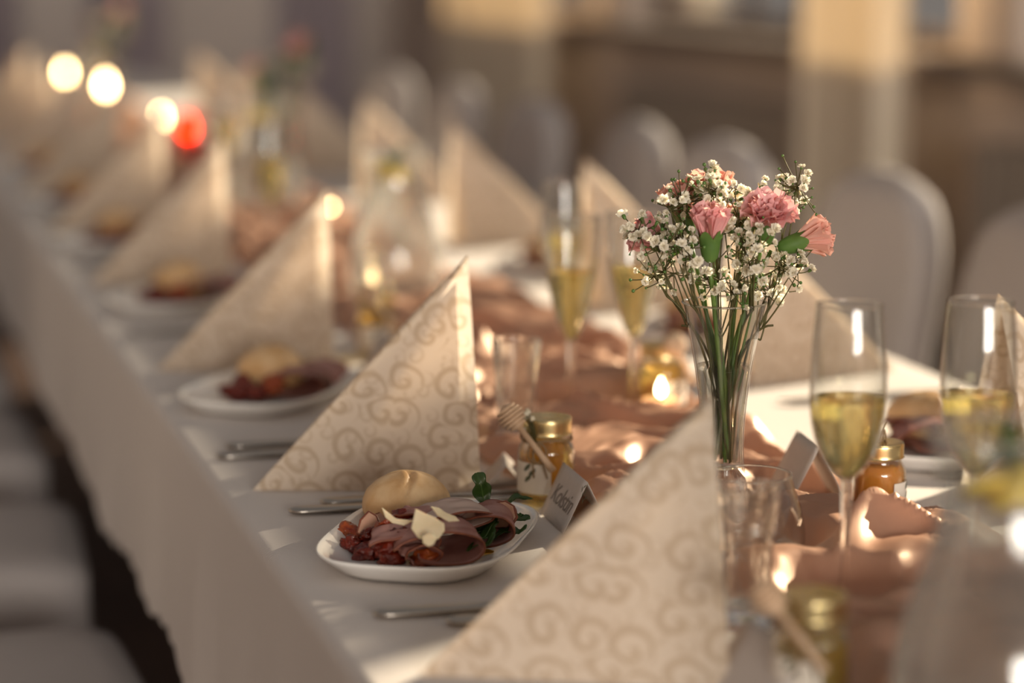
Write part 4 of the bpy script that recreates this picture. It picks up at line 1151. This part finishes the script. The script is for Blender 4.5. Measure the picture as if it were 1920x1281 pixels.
carnation('pale pink carnation at the top of the bouquet', vp(1335, 428, 0.025), ax(-0.05, 1, -0.1), 'open_peach', 1.3, foot(0.002, 0.004, .006))
carnation('small pink carnation at the left side of the bouquet', vp(1285, 478, 0.012), ax(-1, 0.50, 0.0), 'bud', 1.25, foot(0.007, 0.0, .004), None, (7, 6, 5))
carnation('peach carnation bud half hidden behind the left blossoms', vp(1296, 458, 0.022), ax(-0.25, 1, 0.1), 'peach', 1.35, foot(0.006, 0.003, .006), None, (7, 6, 5))
carnation('peach carnation deep in the middle of the bouquet', vp(1392, 470, 0.03), ax(0.05, 1, 0.1), 'open_peach', 1.1, foot(-0.002, 0.005, .006))

# ------------------------------------------------------------------ baby's breath
def blossom_mesh(seed):
    rs = random.Random(seed)
    mb = MB()
    for layer, (n, r, tilt) in enumerate(((6, 0.0050, 1.15), (6, 0.0043, 0.80), (5, 0.0034, 0.45), (3, 0.0022, 0.2))):
        for k in range(n):
            a = 2*PI*(k+0.5*layer)/n+rs.uniform(-.3, .3); t = tilt+rs.uniform(-.25, .25); rr = r*rs.uniform(0.8, 1.15)
            d = Vector((math.cos(a)*math.sin(t), math.sin(a)*math.sin(t), math.cos(t)))
            s = Vector((-math.sin(a), math.cos(a), 0)); nn = d.cross(s)
            p0 = Vector((0, 0, 0.0006))
            w = rr*0.42
            p = [p0-s*w*0.2, p0+s*w*0.2, p0+d*rr*0.55-s*w-nn*0.0005, p0+d*rr*0.58+nn*0.0006, p0+d*rr*0.55+s*w-nn*0.0005,
                 p0+d*rr-s*w*0.75+nn*rs.uniform(-.0008, .0008), p0+d*rr*0.93+nn*rs.uniform(-.0008, .0008), p0+d*rr+s*w*0.75+nn*rs.uniform(-.0008, .0008)]
            mb.add(p, [(0, 1, 3), (0, 3, 2), (1, 4, 3), (2, 3, 6, 5), (3, 4, 7, 6)], 0)
    v, f = lathe([(0.0004, -0.0034), (0.0012, -0.0026), (0.0016, -0.0008), (0.0013, 0.0006)], 6)
    mb.add(v, f, 1)
    return mb.mesh('blossom', [M['white_petal'], M['calyx']])
BLO = [blossom_mesh(k) for k in range(6)]
def sprig(label, centre, spread, n, base, seed, via=None, nbud=10, join=False, flat=0.8):
    rs = random.Random(seed)
    t = thing('gypsophila_sprig', label, 'flower sprig', base, (0, 0, 0), "baby's breath sprigs")
    b0 = Vector(base); c = Vector(centre)-b0
    v_ = Vector(via)-b0 if via else Vector((c.x*0.35, c.y*0.35, c.z*0.55))
    # the node where the stem starts to branch lies below the cloud of blossoms
    node = c*0.80+Vector((0, 0, -0.012))
    br = MB()
    main = bez((0, 0, 0), v_, node, 12)
    br.add(*tube(main, [0.0011]*6+[0.0009]*7, 6))
    fw = Vector((math.sin(YAW), math.cos(YAW), 0))
    subs = []
    m = max(3, n//6)
    for k in range(m):
        a = rs.uniform(0, 2*PI); rr = spread*0.55*math.sqrt(rs.random())
        s = c + _rt*rr*math.cos(a) + fw*rr*0.9*math.sin(a)*flat + Vector((0, 0, rs.uniform(-.3, .25)*spread))
        subs.append(s)
        start = main[rs.choice((9, 10, 11, 12))]
        br.add(*tube(bez(start, (start+s)/2+Vector((rs.uniform(-.005, .005), 0, -0.004)), s, 6), [0.0007]*4+[0.0005]*3, 5))
    blos = MB(); buds = MB(); i = 0
    def tip(s, lo, hi):
        d = Vector((rs.gauss(0, 1), rs.gauss(0, 1), rs.gauss(0.35, 0.9))).normalized()
        e = s + d*spread*rs.uniform(lo, hi)
        br.add(*tube(bez(s, (s+e)/2+Vector((0, 0, -0.002)), e, 4), 0.00045, 4))
        return e, d
    for k in range(n):
        e, d = tip(subs[k % m], 0.25, 0.75)
        q = (d+Vector((rs.uniform(-.5, .5), rs.uniform(-.5, .5), rs.uniform(0, .7)))-fw*0.3).normalized().to_track_quat('Z', 'Y')
        sc = rs.uniform(0.62, 1.12)
        if join:
            me = BLO[k % 6]
            mt = Matrix.Translation(e) @ q.to_matrix().to_4x4() @ Matrix.Scale(sc, 4)
            blos.add([mt @ w.co for w in me.vertices], [tuple(p.vertices) for p in me.polygons], 0)
        else:
            o = put('blossom', BLO[(k+seed) % 6], t, e, (0, 0, 0), sc); o.rotation_mode = 'QUATERNION'; o.rotation_quaternion = q
    s_, f_ = sph(1)
    for k in range(nbud):
        e, d = tip(subs[rs.randrange(m)], 0.5, 1.0)
        r = rs.uniform(0.0010, 0.0018)
        buds.add([e+Vector(p)*r for p in s_], f_)
    br.build('branches', M['twig'], t)
    if buds.v:
        o = buds.build('buds', M['calyx'], t); o['kind'] = 'stuff'
    if join:
        o = blos.build('blossoms', M['white_petal'], t); o['kind'] = 'stuff'
    return t
px2 = 1/2310.0
for k, (px, py, dy, sp, n, nb, lab) in enumerate([
    (1502, 362, 0.010, 56, 20, 24, 'airy tuft at the upper right, rising above the carnations'),
    (1345, 352, -0.008, 54, 30, 8, 'dense cluster at the very top'),
    (1262, 382, 0.0, 58, 24, 20, 'loose spray at the upper left'),
    (1222, 445, -0.010, 54, 26, 20, 'sprawling over the left edge'),
    (1285, 465, -0.030, 52, 26, 8, 'in front of the left carnations'),
    (1424, 472, -0.030, 56, 36, 6, 'dense white cluster below the open carnation'),
    (1478, 512, -0.012, 50, 28, 12, 'hanging over the right rim of the vase'),
    (1350, 535, -0.022, 54, 30, 6, 'low at the middle over the vase rim'),
    (1255, 515, 0.0, 50, 18, 12, 'low at the left of the vase rim'),
    (1405, 356, 0.02, 42, 14, 4, 'behind the open carnation'),
    (1378, 430, 0.0, 56, 26, 6, 'in the heart of the bouquet'),
    (1445, 548, 0.010, 44, 18, 8, 'low at the right behind the rim')]):
    a = (k*2.4) % (2*PI)
    c = vp(px, py, dy)
    off = (c-vb); 
    bs = vb + Vector((0.008*math.cos(a), 0.008*math.sin(a), 0.001+0.002*(k % 5)))
    rimp = vb + Vector((off.x*0.22, off.y*0.22, 0.115))
    sprig("sprig of white baby's breath "+lab, c, sp*px2*1.22, n, bs, 40+k, rimp, nb)
# a few bare green stems and grass blades standing in the vase
for k in range(9):
    a = k*2.1+0.4; r0 = 0.009; r1 = 0.012+0.012*random.random()
    p0 = vb+Vector((r0*math.cos(a), r0*math.sin(a), 0.002)); p1 = vb+Vector((-r1*math.cos(a+.3), -r1*math.sin(a+.3), 0.112+0.05*random.random()))
    o = MB().add(*tube([Vector((0, 0, 0)), (p1-p0)*0.5+Vector((0.002, 0, 0)), p1-p0], [0.0014, 0.0013, 0.0008], 7)).build('green_stem', M['stem'], None, p0)
    tag(o, 'bare green flower stem, %s, standing in the water of the vase' % ('right front', 'back', 'left front', 'far right', 'middle', 'far left', 'right back', 'left back', 'centre front')[k], 'stem', 'green stems in the vase')

# far bouquets
def far_bouquet(p, where, seed):
    vase('blurred glass vase of flowers '+where, (p.x, p.y, TS))
    b = Vector((p.x, p.y, TS+0.056))
    for k in range(5):
        a = k*2*PI/5; 
        sprig("blurred baby's breath sprig %s, %s" % (where, ('first from the right', 'at the back', 'leftmost', 'at the front left', 'at the front right')[k]), b+Vector((0.05*math.cos(a), 0.04*math.sin(a), 0.17+0.02*(k % 2))), 0.036, 16, b+Vector((0.006*math.cos(a), 0.006*math.sin(a), 0.002*k)), seed+k, None, 6, True)
    for k, (dx, dy, dz, kd, lab) in enumerate(((0.015, -0.02, 0.185, 'pink', 'facing the camera'), (-0.05, 0.0, 0.15, 'bud', 'on the left'), (0.03, 0.03, 0.20, 'open_peach', 'at the back'))):
        carnation('blurred pink carnation %s, %s' % (where, lab), b+Vector((dx, dy, dz)), (dx*6, dy*6-0.2, 1), kd, 1.2, b+Vector((-dx*0.1, -dy*0.1, 0.002*k)))
    rs = random.Random(seed)
    for k in range(3):
        d = Vector((rs.uniform(-.04, .04), rs.uniform(-.03, .03), 0.12+0.03*k))
        v, f = grid(lambda u, w: (0.018*math.sin(PI*w)*(u*2-1), 0.05*w, 0.05*w*w), 6, 10)
        o = MB().add(v, f).build('foliage_leaf', M['leaf'], None, b+d, (0.4, 0, k*2)); solid(o, 0.0006)
        tag(o, '%s dark green leaf of the bouquet %s' % (('lowest', 'middle', 'highest')[k], where), 'leaf', 'dark leaves '+where)
far_bouquet(Vector((0.862, 4.68, T)), 'in the second vase along the table', 200)
far_bouquet(at(214, 196), 'in the farthest vase', 300)
